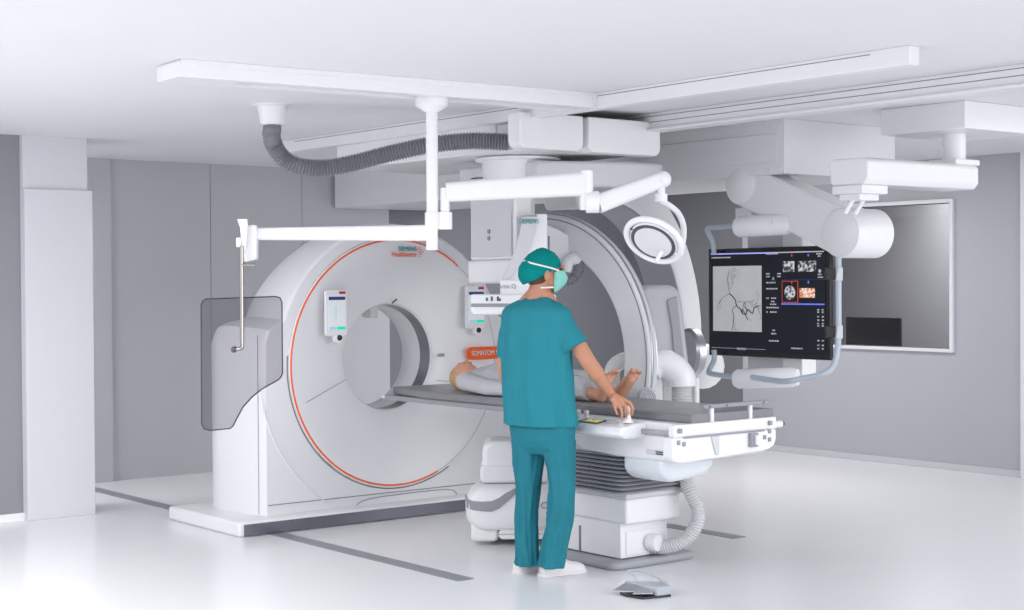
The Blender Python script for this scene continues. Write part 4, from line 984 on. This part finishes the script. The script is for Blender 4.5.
# patient
t = thing('patient', 'person in grey clothing lying on the table with bare feet, blond hair', 'person', (6.12, 7.5, TZ))
XC = 6.12
pb = MB(); AX = (VX, VY, VZ)
hcp = Vector((XC, 8.195, 1.005))
pb.ell(hcp, (.074, .108, .088), 26); pb.ell(hcp + Vector((0, -.055, .022)), (.052, .055, .055), 18); pb.ell(hcp + Vector((0, -.088, .040)), (.028, .028, .022), 14)
pb.caps(hcp + Vector((0, .012, .082)), hcp + Vector((0, -.018, .100)), .009, .013, 10)
pb.ell(hcp + Vector((0, -.046, .078)), (.024, .014, .010), 12)
pb.ell(hcp + Vector((-.073, -.01, -.01)), (.010, .030, .018), 12); pb.ell(hcp + Vector((.073, -.01, -.01)), (.010, .030, .018), 12)
pb.caps(hcp + Vector((0, -.04, -.015)), (XC, 8.02, .985), .050, .058, 18)
pb.loft([[Vector((XC + a_ * cos(q), y_, z_ + b_ * sin(q))) for q in [2 * pi * j / 24 for j in range(24)]] for y_, a_, b_, z_ in ((8.04, .10, .05, .985), (7.95, .16, .075, .99), (7.75, .15, .085, .995), (7.5, .13, .075, .985), (7.3, .15, .08, .99))])
for sx in (-1, 1):
    hip = Vector((XC + sx * .075, 7.38, .99)); kn = Vector((XC + sx * .07, 7.08, .995)); an = Vector((XC + sx * .062, 6.80 - (.0 if sx < 0 else .03), .95))
    pb.caps(hip, kn, .072, .052); pb.caps(kn, an, .050, .034)
    # foot, sole towards the foot end, toes up
    he = an + Vector((0, -.02, -.008)); up_ = Vector((sx * .10, -.60, .80)).normalized(); sl = Vector((1, 0, 0)); fnn = up_.cross(sl).normalized()
    pb.ell(he, (.030, .034, .032), 16)
    pb.caps(he, he + up_ * .12, .034, .033, 14, flat=.85, fdir=fnn); pb.caps(an + Vector((0, .0, .015)), he + up_ * .10 + Vector((0, .02, .02)), .032, .022, 12)
    pb.caps(he + up_ * .10 - sl * .014, he + up_ * .145 - sl * .022, .026, .022, 12, flat=.7, fdir=fnn); pb.caps(he + up_ * .10 + sl * .014, he + up_ * .145 + sl * .022, .026, .022, 12, flat=.7, fdir=fnn)
    for q in range(5):
        x_o = -sx * (-.036 + .0195 * q) * -1; ln = (.042, .046, .040, .033, .026)[q]; r_ = (.0145, .0092, .0088, .0084, .008)[q]; b0 = he + up_ * .155 + sl * x_o
        pb.caps(b0, b0 + up_ * ln * .6 + Vector((0, .004, 0)), r_ * .8, r_ * .8, 10); pb.ell(b0 + up_ * ln - Vector((0, .003, 0)), (r_, r_, r_ * 1.15), 12)
    # arm
    sh_ = Vector((XC + sx * .185, 7.93, .985)); el_ = Vector((XC + sx * .225, 7.66, .955)); wr_ = Vector((XC + sx * .20, 7.42, .95))
    pb.caps(sh_, el_, .045, .036); pb.caps(el_, wr_, .036, .026)
    hd_ = wr_ + Vector((0, -.09, -.012)); pb.caps(wr_, hd_, .026, .030, 14, flat=.5, fdir=VZ)
    for q in range(4):
        b0 = hd_ + Vector((-.027 + .018 * q, -.015, 0)); pb.caps(b0, b0 + Vector((0, -.045, .006)), .009, .0085, 10); pb.caps(b0 + Vector((0, -.045, .006)), b0 + Vector((0, -.070 + .004 * abs(q - 1.5), -.006)), .0085, .0075, 10)
    b0 = wr_ + Vector((-sx * .026, -.03, .0)); pb.caps(b0, b0 + Vector((-sx * .02, -.05, 0)), .012, .009, 10)
pb.build('body', SKIN2, t, remesh=.0035, smoothit=1)
hr = MB(); hr.ell(hcp + Vector((0, .030, -.016)), (.084, .098, .084), 24); hr.ell(hcp + Vector((0, .015, -.052)), (.078, .090, .045), 20); hr.ell(hcp + Vector((-.03, -.02, -.07)), (.045, .075, .028), 16)
ho = hr.build('hair', HAIRY, t, remesh=.005)
for sx in (-1, 1):
    MB().ell(hcp + Vector((sx * .030, .006, .077)), (.012, .006, .005), 10).build('closed_eye', SKIN, t)
    MB().ell(hcp + Vector((sx * .030, .022, .082)), (.016, .004, .003), 10).build('eyebrow', HAIRY, t)
MB().ell(hcp + Vector((0, -.047, .087)), (.020, .009, .005), 12).build('lips', mat('lips', (.55, .18, .15), .5), t)
su = MB()
def pr_(y_, a_, b_, z_, seed=0, amt=.010, xc=XC, n=36):
    out = []
    for j in range(n):
        q = 2 * pi * j / n; w_ = noise.noise(Vector((cos(q) * 2 + seed, sin(q) * 2, y_ * 7))) * amt
        out.append(Vector((xc + (a_ + w_) * cos(q), y_, max(z_ + (b_ + w_) * sin(q), TZ + .002))))
    return out
su.loft([pr_(*r) for r in interp([(8.06, .075, .060, .985), (8.02, .13, .072, .99), (7.95, .185, .085, .995), (7.80, .175, .105, 1.0), (7.62, .155, .098, .995), (7.45, .155, .092, .995), (7.33, .175, .098, .995), (7.24, .17, .09, .99)], 4)])
for sx in (-1, 1):
    su.loft([pr_(y_, a_, b_, z_, 4 + sx, .012, XC + sx * x_) for y_, a_, b_, z_, x_ in interp([(7.40, .088, .092, .99, .080), (7.25, .084, .088, .995, .080), (7.08, .074, .080, 1.0, .078), (6.96, .068, .068, .985, .074), (6.87, .062, .060, .97, .070)], 4)])
    sh_ = Vector((XC + sx * .185, 7.94, .985)); el_ = Vector((XC + sx * .228, 7.66, .965)); wr_ = Vector((XC + sx * .20, 7.42, .958))
    su.caps(sh_, el_, .062, .052, 20); su.caps(el_, wr_, .053, .040, 20); su.ell(sh_, (.065, .07, .062))
su.build('grey_clothing', SUIT, t, remesh=.007, smoothit=3)
